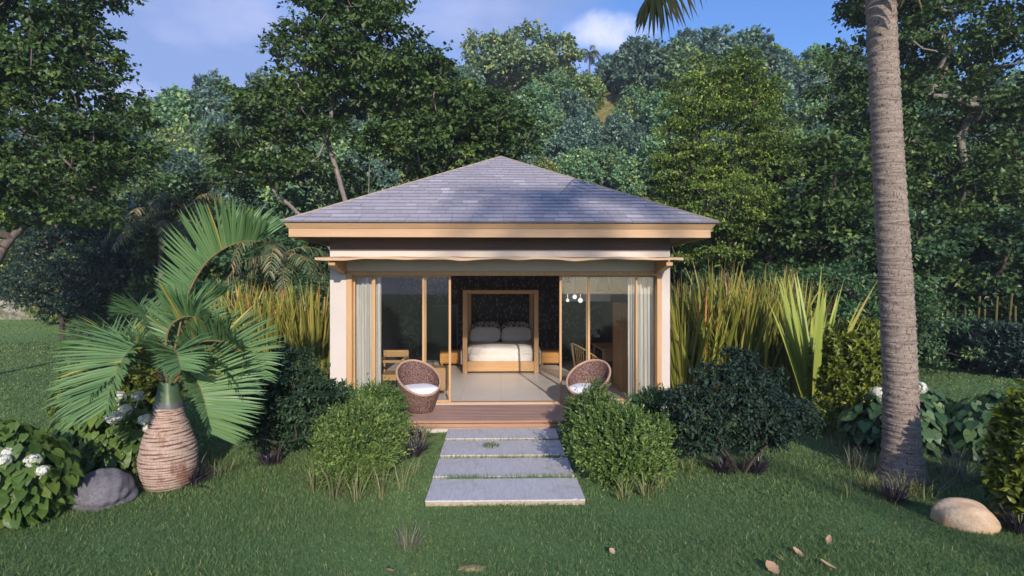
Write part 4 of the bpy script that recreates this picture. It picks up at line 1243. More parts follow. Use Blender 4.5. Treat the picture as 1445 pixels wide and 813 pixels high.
# hydrangeas
def hydrangea(label, base, rx, ry, h, n, heads, seed, lm, ls=.125):
    rg = np.random.default_rng(seed)
    root = thing('hydrangea', label, 'hydrangea', base, 0, 'white hydrangeas')
    p, o = dome_pts(n, rx, ry, h, rg, .10, .05, .3, .45)
    hd = nrm(o * A_([1, 1, 0]) + rg.normal(size=(n, 3)) * .25)
    ld = nrm(hd * .8 + A_([0, 0, -.75]) * rg.uniform(.5, 1.4, (n, 1)))
    nn = nrm(o + A_([0, 0, .4]) + rg.normal(size=(n, 3)) * .22)
    tt = .45 + rg.normal(size=n) * .2
    cb = MB(); inst(cb, HEART, p - ld * ls * .3, frames(ld, nn), ls * rg.uniform(.6, 1.2, n), tt)
    cb.build('foliage', lm, root, local=True)
    sb = MB(); skeleton(sb, [[(0, 0, 0), (0, 0, h * .1)]] + [[(.06 * math.cos(q), .06 * math.sin(q), 0), (rx * .4 * math.cos(q), ry * .4 * math.sin(q), h * .4)] for q in range(6)], p[:60] * .9, .02, rg, twig=.005, sag=.0)
    sb.build('stems', M['bark_dark'], root, smooth=True, local=True)
    bl = np.array(root.location)
    for (px, py, rpx, dd) in heads:
        c = P(px, py, dd) - bl; r_ = rpx / F * dd
        m = 75
        d = nrm(rg.normal(size=(m, 3)) + A_([0, 0, .25]))
        fb = MB()
        inst(fb, FLORET, c + d * r_ * A_([1, 1, .8]) * rg.uniform(.86, 1.0, (m, 1)), frames(nrm(np.cross(d, rg.normal(size=(m, 3)))), d), r_ * .42 * rg.uniform(.8, 1.2, m), .6 + rg.normal(size=m) * .25)
        fb.tube([c - A_([0, 0, r_ * .5]), c * A_([.93, .93, .86])], [.006, .008], 5, .0)
        fb.squad(c, (r_ * .62, r_ * .62, r_ * .5), 1, 8, tint=.1)
        fb.build('flower_head', M['petal'], root, local=True)
    return root
b1 = gbase(8, 732)
hydrangea('leafy hydrangea with five white heads in the bottom left corner', b1, .66, .52, 1.0, 900, [(14, 617, 11, 5.75), (11, 638, 8, 5.5), (3, 650, 11, 5.4), (46, 650, 11, 5.55), (60, 664, 8.5, 5.45)], 51, M['leaf_hyd'])
b2 = gbase(150, 668)
hydrangea('leafy hydrangea with white heads between grey boulder and bottle palm', b2, .70, .46, .98, 900, [(161, 589, 11, 6.7), (177, 578, 9, 6.8), (206, 592, 10, 6.62), (209, 605, 7, 6.6), (168, 560, 10, 7.0), (195, 559, 9, 7.0)], 52, M['leaf_hyd'])
b3 = gbase(1278, 632)
hydrangea('cool green hydrangea with three white heads behind the tall palm trunk', b3, .92, .55, .80, 620, [(1240, 554, 10, 8.0), (1296, 547, 11, 8.1), (1358, 576, 9, 8.0)], 53, M['leaf_hyd_d'], .18)
b4 = gbase(1415, 648)
hydrangea('flowerless cool green hydrangea at the right edge behind the grass tufts', b4, .80, .55, .90, 520, [], 54, M['leaf_hyd_d'], .18)

# boulders
p = G(142, 720); b = MB(); b.squad((p[0] - .10, p[1] + .16, .10), (.32, .25, .25), 1.0, 60, .10, 2.6, 19); o = b.build('boulder', M['rock_grey'], smooth=True); at_base(o, p); tag(o, 'smooth grey boulder between the two left hydrangeas', 'boulder')
p = G(1381, 752); b = MB(); b.squad((p[0], p[1] + .16, .07), (.27, .18, .18), .95, 60, .085, 2.4, 15, rot=[[math.cos(-.5), -math.sin(-.5), 0], [math.sin(-.5), math.cos(-.5), 0], [0, 0, 1]]); o = b.build('boulder', M['rock_tan'], smooth=True); at_base(o, p); tag(o, 'smooth tan boulder in front of the right edge bush', 'boulder')

# ------------------------------------------------------------------ bottle palm
bp0 = G(238, 688)
bp = thing('bottle_palm', 'bottle palm with a swollen ringed trunk and wide green fronds', 'palm tree', bp0)
prof0 = [(0, .18), (.05, .23), (.14, .275), (.26, .305), (.38, .31), (.50, .285), (.62, .25), (.74, .21), (.84, .175), (.92, .155), (.96, .15)]
zs = np.linspace(0, .96, 190)
rr = np.interp(zs, [q[0] for q in prof0], [q[1] for q in prof0])
rg = np.random.default_rng(5)
edges = [0]
while edges[-1] < .97: edges.append(edges[-1] + rg.uniform(.026, .048) * (1 if edges[-1] < .75 else .65))
b = MB(); seg = 56; a = np.arange(seg) * 2 * np.pi / seg
vs, ts = [], []
for z, r_ in zip(zs, rr):
    k = max(i for i, e in enumerate(edges) if e <= z + 1e-6); e0, e1 = edges[k], edges[min(k + 1, len(edges) - 1)]
    u = (z - e0) / max(e1 - e0, 1e-3)
    wob = 1 + .018 * np.sin(a * 2 + k * .4) + .012 * np.sin(a * 5 + k * .9) + .008 * np.sin(a * 11 + k * 2)
    uu = np.clip(u + .12 * np.sin(a * 3 + k * 1.7), 0, 1)
    br = r_ * wob * (1 + .028 * (1 - np.abs(2 * uu - .9) ** 2.4)) - .012 * (uu < .12)
    vs.append(np.stack([br * np.cos(a), br * np.sin(a), np.full(seg, z)], 1))
    ts.append(np.where((uu < .14) | (uu > .93), .85, .12 * rg.uniform(0, 1, seg)))
f = [(i * seg + j, i * seg + (j + 1) % seg, (i + 1) * seg + (j + 1) % seg, (i + 1) * seg + j) for i in range(len(zs) - 1) for j in range(seg)]
b.add(np.concatenate(vs), f, np.concatenate(ts)); b.build('trunk', M['bottle'], bp, smooth=True, local=True)
b = MB(); zz_ = np.linspace(.945, 1.62, 24); rz_ = np.interp(zz_, [.945, 1.0, 1.1, 1.3, 1.5, 1.62], [.158, .152, .12, .088, .062, .045])
vs = [np.stack([(r_ * (1 + .04 * np.sin(a * 4 + z * 5))) * np.cos(a), (r_ * (1 + .04 * np.sin(a * 4 + z * 5))) * np.sin(a), np.full(seg, z)], 1) for z, r_ in zip(zz_, rz_)]
b.add(np.concatenate(vs), [(i * seg + j, i * seg + (j + 1) % seg, (i + 1) * seg + (j + 1) % seg, (i + 1) * seg + j) for i in range(23) for j in range(seg)], np.repeat(np.linspace(0, 1, 24), seg)); b.build('crownshaft', M['shaft'], bp, smooth=True, local=True)
D = 6.58
rgp = np.random.default_rng(61)
def fr(pts, nl, L, **kw):
    cp = [P(x, y, D + dz) for x, y, dz in pts]
    kw['width'] = kw['width'] * .80
    return frond(bp, cp, int(nl * 1.3), L, rgp, M['frond'], **kw)
fr([(238, 528, 0), (252, 470, .05), (263, 420, .08), (290, 372, .08), (320, 349, .05), (346, 341, 0), (366, 341, -.06)], 64, .69, raise_=1.0, fwd=.55, width=.019, droop=.03, start=.22, tint=(.62, .1), taper=.45)
fr([(234, 530, -.05), (222, 502, -.2), (198, 489, -.4), (176, 503, -.62), (158, 540, -.82), (150, 575, -.9)], 60, .64, sides=(1, .5), raise_=.55, fwd=.5, width=.019, droop=.10, start=.16, tint=(.6, .12), yellow=0.012)
fr([(230, 532, .05), (214, 510, .15), (180, 487, .35), (140, 482, .55), (108, 498, .7)], 52, .62, raise_=.7, fwd=.55, width=.018, droop=.12, start=.2, tint=(.5, .12), yellow=0.018)
fr([(228, 536, -.1), (202, 528, -.35), (168, 530, -.65), (138, 550, -.85), (116, 590, -.95)], 52, .60, raise_=.4, fwd=.6, width=.018, droop=.15, start=.2, tint=(.55, .12), yellow=.02, sides=(1, .3))
fr([(232, 540, 0), (222, 520, .1), (200, 505, .25), (170, 512, .4), (150, 540, .5)], 46, .52, raise_=.5, fwd=.5, width=.018, droop=.15, start=.18, tint=(.42, .12), yellow=.02)
fr([(246, 540, -.05), (262, 522, -.12), (290, 512, -.2), (318, 524, -.28), (338, 552, -.32)], 48, .52, raise_=.6, fwd=.5, width=.018, droop=.1, start=.16, tint=(.58, .12), yellow=.02)
fr([(238, 535, .1), (246, 505, .3), (270, 488, .55), (300, 488, .75), (326, 505, .9)], 42, .5, raise_=.6, fwd=.5, width=.018, droop=.12, start=.18, tint=(.4, .12), yellow=.03)
fr([(236, 540, -.1), (238, 512, -.3), (244, 497, -.5), (250, 500, -.72), (256, 522, -.88)], 44, .46, raise_=.5, fwd=.5, width=.017, droop=.1, start=.25, tint=(.6, .1), yellow=.01)
fr([(230, 538, -.05), (214, 512, -.15), (196, 500, -.22), (178, 506, -.3), (166, 528, -.36)], 44, .50, raise_=.75, fwd=.5, width=.017, droop=.1, start=.2, tint=(.5, .1), yellow=.02)
fr([(243, 530, .05), (256, 494, .12), (281, 483, .15), (306, 481, .12), (328, 487, .05), (346, 502, -.05), (356, 530, -.15)], 58, .62, raise_=.8, fwd=.5, width=.019, droop=.05, start=.18, tint=(.52, .12), yellow=0.030)
fr([(246, 532, -.05), (258, 525, -.2), (270, 530, -.36), (282, 548, -.5), (291, 578, -.6), (296, 612, -.62)], 54, .64, sides=(.3, 1.15), raise_=.55, fwd=.38, width=.020, droop=.05, start=.16, tint=(.74, .1), yellow=0.006)
fr([(236, 528, .0), (234, 486, .05), (241, 460, .02), (256, 449, -.02), (272, 447, -.08), (290, 456, -.14)], 46, .55, raise_=.95, fwd=.45, width=.018, droop=.03, start=.25, tint=(.45, .12), yellow=0.048)
fr([(240, 528, .15), (248, 480, .3), (262, 448, .42), (285, 428, .5), (312, 418, .55)], 46, .50, raise_=.75, fwd=.7, width=.018, droop=.08, start=.25, tint=(.5, .14), yellow=0.072)
fr([(236, 526, .15), (226, 482, .35), (214, 452, .55), (196, 440, .75), (178, 446, .9)], 40, .5, raise_=.7, fwd=.5, width=.018, droop=.1, start=.2, tint=(.35, .12), yellow=0.024)
fr([(240, 532, .1), (262, 520, .35), (300, 515, .65), (330, 535, .9), (345, 570, 1.0)], 40, .5, raise_=.5, fwd=.5, width=.018, droop=.15, start=.2, tint=(.35, .12), yellow=0.030)

# ------------------------------------------------------------------ tall palm in front, and another one behind the photographer
tp0 = G(1274, 676)
def tall_palm(label, base, lean, H, seed, group=None):
    rg = np.random.default_rng(seed)
    t = thing('tall_palm', label, 'palm tree', base, 0, group)
    n = 900; zs = np.linspace(-.03, H, n); seg = 44; a = np.arange(seg) * 2 * np.pi / seg
    edges = [0]
    while edges[-1] < H: edges.append(edges[-1] + rg.uniform(.07, .19))
    edges = np.array(edges)
    k = np.clip(np.searchsorted(edges, zs, 'right') - 1, 0, len(edges) - 2)
    u = np.clip((zs - edges[k]) / (edges[k + 1] - edges[k]), 0, 1)
    rad = .185 + .085 * np.exp(-np.maximum(zs, 0) / .22) + .02 * np.exp(-zs / 1.5) - .004 * zs
    sw = rg.uniform(.3, 1.4, len(edges))
    vs, ts = [], []
    for i in range(n):
        kk = k[i]
        ph = kk * 1.7
        uu = u[i] + .13 * np.sin(a + ph) + .05 * np.sin(a * 3 + ph * 2)
        lip = .010 * sw[kk] * np.exp(-((uu - .9) / .12) ** 2) + .004 * np.sin(uu * 9 + a * 2)
        r_ = rad[i] * (1 + .012 * np.sin(a * 3 + zs[i] * 2) + .012 * np.sin(a * 2 - zs[i] * 1.3)) + lip
        cx, cy = lean[0] * zs[i] / H + .02 * math.sin(zs[i] * .9), lean[1] * zs[i] / H
        vs.append(np.stack([cx + r_ * np.cos(a), cy + r_ * np.sin(a), np.full(seg, zs[i])], 1))
        ts.append(np.clip(np.exp(-((uu - 1.0) / .07) ** 2) + np.exp(-(uu / .06) ** 2) + .25 * np.exp(-((uu - .5) / .05) ** 2) * sw[kk], 0, 1))
    f = np.array([(j, (j + 1) % seg, seg + (j + 1) % seg, seg + j) for j in range(seg)])
    fa = (f[None] + (np.arange(n - 1) * seg)[:, None, None]).reshape(-1, 4)
    b = MB(); b.add(np.concatenate(vs), fa, np.concatenate(ts)); b.build('trunk', M['palm_trunk'], t, smooth=True, local=True)
    return t, rg
tp, rg = tall_palm('tall grey ringed palm trunk rising out of the picture on the right', tp0, (-.30, .1), 8.4, 71)
top = A_([-.30, .1, 8.35])
tb = np.array(tp.location)
for q in range(13):
    az = q * 2 * math.pi / 13 + .25; ln = 3.0; el = R(rg.uniform(10, 60))
    dirh = A_([math.cos(az), math.sin(az), 0])
    pts = [top, top + dirh * .7 * math.cos(el) + A_([0, 0, .9 * math.sin(el)]), top + dirh * 1.7 + A_([0, 0, .9 * math.sin(el) - .05]), top + dirh * 2.6 + A_([0, 0, .6 * math.sin(el) - .75])]
    if math.sin(az) < .25: continue
    frond(tp, pts, 46, .75, rg, M['frond_tall'], raise_=-.3, fwd=.5, width=.022, droop=.55, start=.15, local=True, rr=.03)
tip = P(936, -18, 6.7) - tb; mid = P(1010, -118, 6.8) - tb; st = P(1120, -190, 6.9) - tb
frond(tp, [top, st, mid, tip, tip + A_([-.2, 0, -.12])], 44, .55, rg, M['frond_tall'], raise_=-1.2, fwd=.35, width=.020, droop=.25, start=.2, local=True, rr=.026)
tip = P(1288, -18, 6.3) - tb; mid = P(1283, -110, 6.45) - tb
frond(tp, [top, top + A_([.12, -.3, .2]), mid + A_([0, 0, .4]), mid, tip], 40, .5, rg, M['frond_tall'], raise_=-.9, fwd=.6, width=.02, droop=.3, start=.2, local=True, rr=.026)

# ------------------------------------------------------------------ flax rows
def flax_clump(label, base, h, n, seed, lm=None, group=None, lean=.19, curve=.22, spread=.28, width=.046, tint=(.40, .2), tipt=.42, face=0.0):
    rg = np.random.default_rng(seed)
    b = MB(); blades(b, (0, 0, 0), n, h, spread, rg, width, lean, curve, 6, tint, tipt, .42, face=face)
    o = b.build('flax_clump', lm or M['flax'])
    o.location = [float(c) for c in base]
    return tag(o, label, 'flax', group)
ordn = ['wall side first', 'second', 'third', 'fourth', 'fifth', 'sixth', 'outermost']
proto = None
for side, xs_, grp in ((1, np.linspace(968, 1118, 7), 'flax clumps in the row right of the villa'), (-1, np.linspace(450, 318, 7), 'flax clumps in the row left of the villa')):
    for i, px in enumerate(xs_):
        dd = 12.1 + .25 * (i % 3)
        p = P(px + RNG.uniform(-5, 5), 406, dd); p[2] = 0
        o = flax_clump(('%s flax clump in the bronze tipped row %s of the villa' % (ordn[i], 'right' if side > 0 else 'left')),
                       p, 2.95 + RNG.uniform(-.25, .2) if side > 0 else 2.65 + RNG.uniform(-.2, .15), 115, 100 + i + 20 * side, group=grp)
flax_clump('light green flax clump standing apart at the right end of the row', P(1147, 406, 10.4) * A_([1, 1, 0]), 2.75, 30, 164, M['flax_l'], lean=.33, curve=.10, spread=.10, width=.088, tint=(.5, .15), tipt=.25, face=.75)
flax_clump('small yellow-green strap leaf plant behind the dark teal shrub', G(985, 548) * A_([1, 1, 0]), .62, 5, 161, M['flax_l'], lean=.5, curve=.5, spread=.06, width=.04, tint=(.4, .1), tipt=.1, face=.7)

# ------------------------------------------------------------------ small tufts
def tuft(name, label, cat, px, py, h, n, seed, lm, width, lean, curve, spread, group, tint=(.5, .22), z=0.0, segs=4):
    rg = np.random.default_rng(seed)
    b = MB(); blades(b, (0, 0, 0), n, h, spread, rg, width, lean, curve, segs, tint, .2, .5)
    o = b.build(name, lm); p = G(px, py, z); o.location = [float(c) for c in p]
    return tag(o, label, cat, group)
mg = 'black mondo grass tufts'
for i, (px, py, h, lb) in enumerate([(272, 684, .26, 'black mondo grass tuft at the foot of the bottle palm'), (380, 656, .20, 'black mondo grass tuft under the tall dark shrub on the left'),
        (584, 645, .26, 'black mondo grass tuft beside the path, behind the left boxwood'), (588, 622, .22, 'black mondo grass tuft near the deck, left of the path'),
        (1022, 668, .20, 'black mondo grass tuft under the dark teal shrub, on its left'), (1068, 668, .19, 'black mondo grass tuft under the dark teal shrub, on its right'),
        (1262, 708, .20, 'black mondo grass tuft in front of the tall palm trunk'), (1437, 752, .22, 'black mondo grass tuft between tan boulder and right edge')]):
    tuft('mondo_grass', lb, 'mondo grass', px, py, h * 1.5, 190, 200 + i, M['mondo'], .0065, .62, .75, .07, mg, (.4, .3))
tg = 'pale grass tufts around the planting'
T = [(444, 694, .42, 9, 'dry'), (472, 704, .50, 14, 'dry'), (502, 708, .48, 14, 'dry'), (538, 704, .44, 10, 'dry'), (568, 692, .42, 9, 'dry'), (583, 672, .38, 8, 'dry'), (592, 636, .52, 16, 'dry'), (604, 610, .42, 8, 'dry'),
     (196, 690, .36, 14, 'dry'), (212, 694, .30, 12, 'dry'), (302, 676, .34, 12, 'dry'), (318, 668, .30, 9, 'dry'), (880, 706, .30, 12, 'dry'), (912, 702, .34, 16, 'dry'), (932, 690, .30, 12, 'dry'), (800, 576, .42, 12, 'dry_grey'),
     (968, 668, .26, 12, 'dry'), (1198, 702, .30, 10, 'dry'), (1222, 692, .32, 16, 'dry'), (1248, 700, .30, 22, 'dry'), (1276, 700, .30, 24, 'dry'), (1304, 704, .34, 22, 'dry'), (1326, 690, .45, 26, 'dry_grey'), (1205, 664, .40, 26, 'dry_grey'),
     (1232, 668, .40, 26, 'dry_grey'), (1350, 672, .52, 34, 'dry_grey'), (1372, 684, .50, 34, 'dry_grey'), (1390, 690, .40, 26, 'dry_grey'), (1335, 668, .42, 26, 'dry_grey'), (1180, 640, .36, 14, 'dry_grey'), (952, 660, .26, 10, 'dry'), (975, 640, .26, 12, 'dry')]
near = [('left boxwood', 505, 700), ('left edge of the path', 600, 640), ('bottle palm', 240, 690), ('right boxwood', 885, 700), ('right tub chair', 800, 576), ('dark teal shrub', 1000, 660), ('foot of the tall palm', 1274, 690), ('tan boulder', 1372, 700)]
cnt = {}
for i, (px, py, h, n, m) in enumerate(T):
    nm = min(near, key=lambda q: abs(q[1] - px) + abs(q[2] - py))[0]
    cnt[nm] = cnt.get(nm, 0) + 1
    od = ['first', 'second', 'third', 'fourth', 'fifth', 'sixth', 'seventh', 'eighth', 'ninth', 'tenth'][cnt[nm] - 1]
    tuft('grass_tuft', '%s %s grass tuft near the %s, %s from the left' % ('thin dry' if m == 'dry' else 'grey brown', 'pale' if m == 'dry' else 'wispy', nm, od), 'grass tuft', px, py, h, int(n * 2.0), 300 + i, M[m], .0062 if m == 'dry' else .0045, .35, .7, .07 if n < 20 else .13, tg)
tuft('grass_tuft', 'wispy bleached grass tuft alone on the lawn in front of the path', 'grass tuft', 576, 774, .26, 90, 350, M['dry_grey'], .003, .35, .5, .10, tg, (.75, .2))
tuft('grass_tuft', 'small green grass tuft growing on the third slab of the path', 'grass tuft', 694, 630, .07, 160, 351, M['grass'], .004, .7, .6, .12, tg, (.6, .2), z=.06)

# fallen leaves and bare patch
def fallen(label, px, py, ln, wd, rz, seed):
    rg = np.random.default_rng(seed)
    n, m = 9, 5
    v = []
    for i in range(n):
        u = i / (n - 1)
        hw = wd * .5 * math.sin(math.pi * min(1, u * .96 + .04)) ** .7 * (1 + .12 * math.sin(i * 2.6 + seed))
        for j in range(m):
            s = (j / (m - 1)) * 2 - 1
            v.append((s * hw, (u - .5) * ln, .018 + .35 * hw * s * s + .10 * ln * (u - .5) ** 2 * 4 * rg.uniform(.8, 1.2)))
    k = n * m
    v += [(x, y, z - .002) for x, y, z in v]
    f = []
    for i in range(n - 1):
        for j in range(m - 1):
            a = i * m + j
            f += [(a, a + 1, a + m + 1, a + m), (k + a, k + a + m, k + a + m + 1, k + a + 1)]
    b = MB(); b.add(v, f, rg.uniform(.2, .9)); o = b.build('fallen_leaf', M['fallen'], smooth=True)
    p = G(px, py, .03); o.location = (p[0], p[1], .022); o.rotation_euler = (rg.uniform(.3, .7), rg.uniform(-.3, .3), rz)
    tag(o, label, 'leaf', 'dry leaves fallen on the lawn')
for i, q in enumerate([('lone small pale dry leaf on the lawn below the right boxwood', 862, 778, .06, .055, .8), ('small curled tan leaf at the bottom edge left of centre', 549, 808, .075, .06, 2.0), ('largest of the dry leaves at lower right, ragged and pinkish', 1088, 802, .13, .10, .3),
        ('small flat dry leaf just above the largest ragged one', 1097, 789, .10, .04, 1.4), ('tilted tan leaf right of the largest ragged leaf', 1125, 780, .11, .05, .5), ('pointed dry leaf farthest from the camera at lower right', 1170, 763, .11, .05, -.7), ('long brown leaf lowest on the right of the group', 1166, 798, .13, .05, .9)]):
    fallen(*q, seed=400 + i)
p = G(666, 803); b = MB(); b.squad((0, 0, .0), (.11, .05, .022), .9, 18, .12, 5, 3); o = b.build('bare_soil_patch', M['soil'], smooth=True); o.location = (p[0], p[1], .004); tag(o, 'bare brown soil patch in the lawn at the bottom edge', 'soil patch')

# ------------------------------------------------------------------ lawn blades
rg = np.random.default_rng(77)
gb = MB()
def grass_zone(d0, d1, dens, h, wd):
    area_n = int(dens * .97 * (d1 ** 2 - d0 ** 2))
    d = np.sqrt(rg.uniform(d0 ** 2, d1 ** 2, area_n)); xf = rg.uniform(-.97, .97, area_n) * d
    x = xf * CT + d * ST; y = -xf * ST + d * CT
    ok = ~((x > PATH[0]) & (x < PATH[1]) & (y > PATH[2]) & (y < PATH[3])) & ~((x > -3.2) & (x < 3.3) & (y > 9.2) & (y < 17))
    x, y = x[ok], y[ok]; n = len(x)
    pn = np.sin(x * 1.7 + np.sin(y * 1.3) * 2) * np.sin(y * 2.1 + np.sin(x * .9) * 2)
    hh = h * (1 + .32 * pn) * rg.uniform(.45, 1.15, n)
    az = rg.uniform(0, 2 * np.pi, n); ln = np.abs(rg.normal(0, .42, n)); cu = rg.uniform(.2, .9, n)
    ox, oy = np.cos(az), np.sin(az)
    fa_ = rg.uniform(0, 2 * np.pi, n); sx, sy = np.cos(fa_), np.sin(fa_)
    a1, a2 = ln + cu * .3, ln + cu
    m1 = hh * .55; m2 = hh * .5
    cx1, cz1 = np.sin(a1) * m1, np.cos(a1) * m1
    cx2, cz2 = cx1 + np.sin(a2) * m2, cz1 + np.cos(a2) * m2
    w2 = wd * rg.uniform(.6, 1.3, n)
    z0 = hill_h(x, y) - .004
    q = lambda cx, cz, s: np.stack([x + ox * cx + sx * w2 * s, y + oy * cx + sy * w2 * s, z0 + cz], 1)
    v = np.stack([q(0, 0, -.7), q(0, 0, .7), q(cx1, cz1, .85), q(cx1, cz1, -.85), q(cx2, cz2, 0)], 1).reshape(-1, 3)
    o5 = (np.arange(n) * 5)[:, None]
    base = gb.n
    p2 = np.sin(x * .45 + np.sin(y * .6) * 1.5) * np.sin(y * .55 + np.sin(x * .37) * 1.7 + 1)
    t = .42 + .10 * pn + .18 * p2 + rg.normal(size=n) * .19
    t = np.where(rg.uniform(size=n) < .04, .98, np.minimum(t, .88))
    gb.add(v, A_([[0, 1, 2, 3]]) + o5, np.clip(np.repeat(t, 5), 0, 1))
    gb.f.append((A_([[3, 2, 4]]) + o5 + base, 0))
grass_zone(4.3, 6.2, 5200, .052, .0028)
grass_zone(6.2, 9, 2900, .05, .0040)
grass_zone(9, 13, 1200, .055, .007)
grass_zone(13, 20, 330, .06, .012)
grass_zone(20, 31, 110, .07, .022)
go = gb.build('lawn_grass', M['grass']); go['kind'] = 'stuff'; go['label'] = 'short dense green grass of the lawn'; go['category'] = 'grass'
# grass that creeps along the slab joints
b = MB()
for k, (y_, n_) in enumerate(((6.86, 900), (7.71, 260), (8.56, 160))):
    xx = np.concatenate([rg.normal(-.35, .22, n_ // 2), rg.normal(.5, .3, n_ // 2)]) if k == 0 else rg.uniform(-.85, .85, n_)
    for x in np.clip(xx, -.86, .88):
        pass
    n = len(xx)
    rgb = np.random.default_rng(900 + k)
    xx = np.clip(xx, -.86, .88); yy = y_ + rgb.uniform(-.05, .05, n)
    hh = rgb.uniform(.07, .13, n); az = rgb.uniform(0, 6.28, n); le = rgb.uniform(.1, .6, n)
    v = np.stack([np.stack([xx - .004, yy, np.zeros(n)], 1), np.stack([xx + .004, yy, np.zeros(n)], 1), np.stack([xx + np.cos(az) * hh * np.sin(le), yy + np.sin(az) * hh * np.sin(le), hh * np.cos(le)], 1)], 1).reshape(-1, 3)
    b.add(v, A_([[0, 1, 2]]) + (np.arange(n) * 3)[:, None], np.repeat(np.clip(.55 + rgb.normal(size=n) * .2, 0, .9), 3))
jo = b.build('joint_grass', M['grass']); jo['kind'] = 'stuff'; jo['label'] = 'grass creeping through the joints of the path'; jo['category'] = 'grass'
# ------------------------------------------------------------------ trees
def rel(px, py, d, base): return P(px, py, d) - A_(base)
def blob(px, py, d, rx, rz, base, ry=None):
    """crown lobe centred on a pixel at depth d, radii given in photo pixels"""
    c = rel(px, py, d, base); s = d / F
    return (c[0], c[1], c[2], rx * s, (ry if ry is not None else rx * .8) * s, rz * s)
def base_at(px, d):
    p = P(px, 406, d); p[2] = float(hill_h(p[0], p[1])); return p

# big broadleaf at the left edge
B = base_at(-40, 14.5)
make_tree('broadleaf_tree', 'big dark broadleaf tree reaching in from the left edge of the picture', 'tree', B,
          [blob(40, 75, 14.5, 105, 80, B), blob(-60, 40, 14.5, 130, 130, B), blob(110, 150, 14.6, 80, 55, B), blob(150, 215, 14.5, 62, 40, B), blob(60, 225, 14.2, 110, 62, B), blob(-50, 240, 14.2, 110, 80, B), blob(100, 65, 15, 55, 38, B), blob(20, -40, 15, 140, 70, B), blob(60, 305, 14.5, 90, 26, B)],
          470, 105, .125, .54, 501, [[(0, 0, 0), (.05, 0, 1.2), (.3, 0, 2.4), (.9, -.1, 3.4)], [(.3, 0, 2.4), (-.3, .2, 4.5), (0, .1, 6.5)]], .11, M['leaf_dark'], M['bark'], flat=.42)
# spreading multi-stemmed tree left of the roof
B = base_at(508, 19.5)
make_tree('broadleaf_tree', 'tall dark multi-stemmed broadleaf tree behind the left half of the roof', 'tree', B,
          [blob(490, 40, 19.5, 75, 65, B), blob(440, 90, 19.5, 75, 55, B), blob(540, 80, 19.2, 75, 70, B), blob(390, 160, 19.3, 70, 42, B), blob(470, 140, 20.4, 60, 34, B), blob(560, 150, 20.2, 40, 30, B), blob(455, 185, 18.9, 34, 22, B), blob(540, 200, 18.9, 36, 22, B), blob(600, 130, 19.2, 70, 55, B), blob(670, 170, 19.2, 75, 45, B), blob(360, 215, 19.3, 60, 38, B), blob(400, 240, 18.9, 50, 24, B), blob(620, 205, 19, 95, 35, B), blob(715, 190, 19.6, 50, 34, B), blob(505, -10, 19.7, 70, 38, B)],
          520, 105, .145, .62, 502, [[(0, 0, 0), (-.1, 0, 2.6), (-.3, 0, 4.6), (-.8, 0, 6.4), (-1.3, 0, 8.0)], [(-.1, 0, 2.6), (.3, -.1, 5.0), (.35, 0, 7.5), (.2, 0, 9.5)], [(-.1, 0, 2.4), (1.2, 0, 4.6), (2.2, .1, 6.0)], [(-.1, 0, 2.2), (-1.2, 0, 4.0), (-2.4, 0, 5.2)]], .14, M['leaf_dark'], M['bark_pale'], flat=.40, tint=(.46, .16, .17))
# right hand big tree
B = base_at(1400, 20.4)
make_tree('broadleaf_tree', 'big dark broadleaf tree with bare forked limbs at the right, behind the palm trunk', 'tree', B,
          [blob(1260, 60, 20.4, 90, 75, B), blob(1360, 20, 20.4, 110, 80, B), blob(1440, 90, 20.2, 90, 75, B), blob(1215, 150, 20.6, 65, 45, B), blob(1310, 150, 20.6, 90, 42, B), blob(1420, 180, 21.2, 80, 35, B), blob(1240, 225, 20.8, 75, 42, B), blob(1345, 300, 20.4, 90, 40, B), blob(1200, 300, 20.9, 65, 45, B), blob(1440, 290, 20.2, 70, 50, B), blob(1250, -20, 20.6, 80, 40, B)],
          500, 100, .155, .68, 503, [[(0, 0, 0), (-.05, 0, 2.0), (-.1, 0, 4.6), (-.5, 0, 5.8), (-.8, 0, 7.4)], [(-.1, 0, 4.8), (-.9, 0, 6.2), (-1.2, 0, 7.8)], [(-.1, 0, 4.4), (.8, 0, 6.4), (1.1, 0, 8.4)], [(-.1, 0, 4.4), (-1.9, -.1, 5.6), (-2.9, -.1, 6.3)]], .17, M['leaf_dark'], M['bark_pale'], flat=.40, tint=(.36, .16, .16))
# cedar like tree
B = base_at(1022, 19)
make_tree('cedar_tree', 'yellow-green feathery conifer rising behind the right end of the roof', 'tree', B,
          [blob(1024.88, 95, 19, 44.72, 42, B), blob(986.18, 140, 19, 47.3, 42, B), blob(1059.28, 140, 19, 41.28, 40, B), blob(1020.58, 190, 18.7, 81.7, 45, B), blob(964.68, 240, 18.8, 51.6, 38, B), blob(1059.28, 235, 18.7, 55.9, 40, B), blob(1007.68, 290, 18.6, 81.7, 40, B), blob(986.18, 340, 18.6, 73.1, 40, B), blob(1072.18, 310, 19, 38.7, 35, B), blob(1080.78, 175, 19.2, 18.92, 18, B)],
          430, 150, .10, .52, 504, [[(0, 0, 0), (0, 0, 3), (.05, 0, 6), (.1, 0, 8.2)]], .15, M['leaf_cedar'], M['bark_dark'], flat=.32, tpl=LN if False else L4, droop=.5, tint=(.42, .17, .16), twigs=9, sag=-.10)
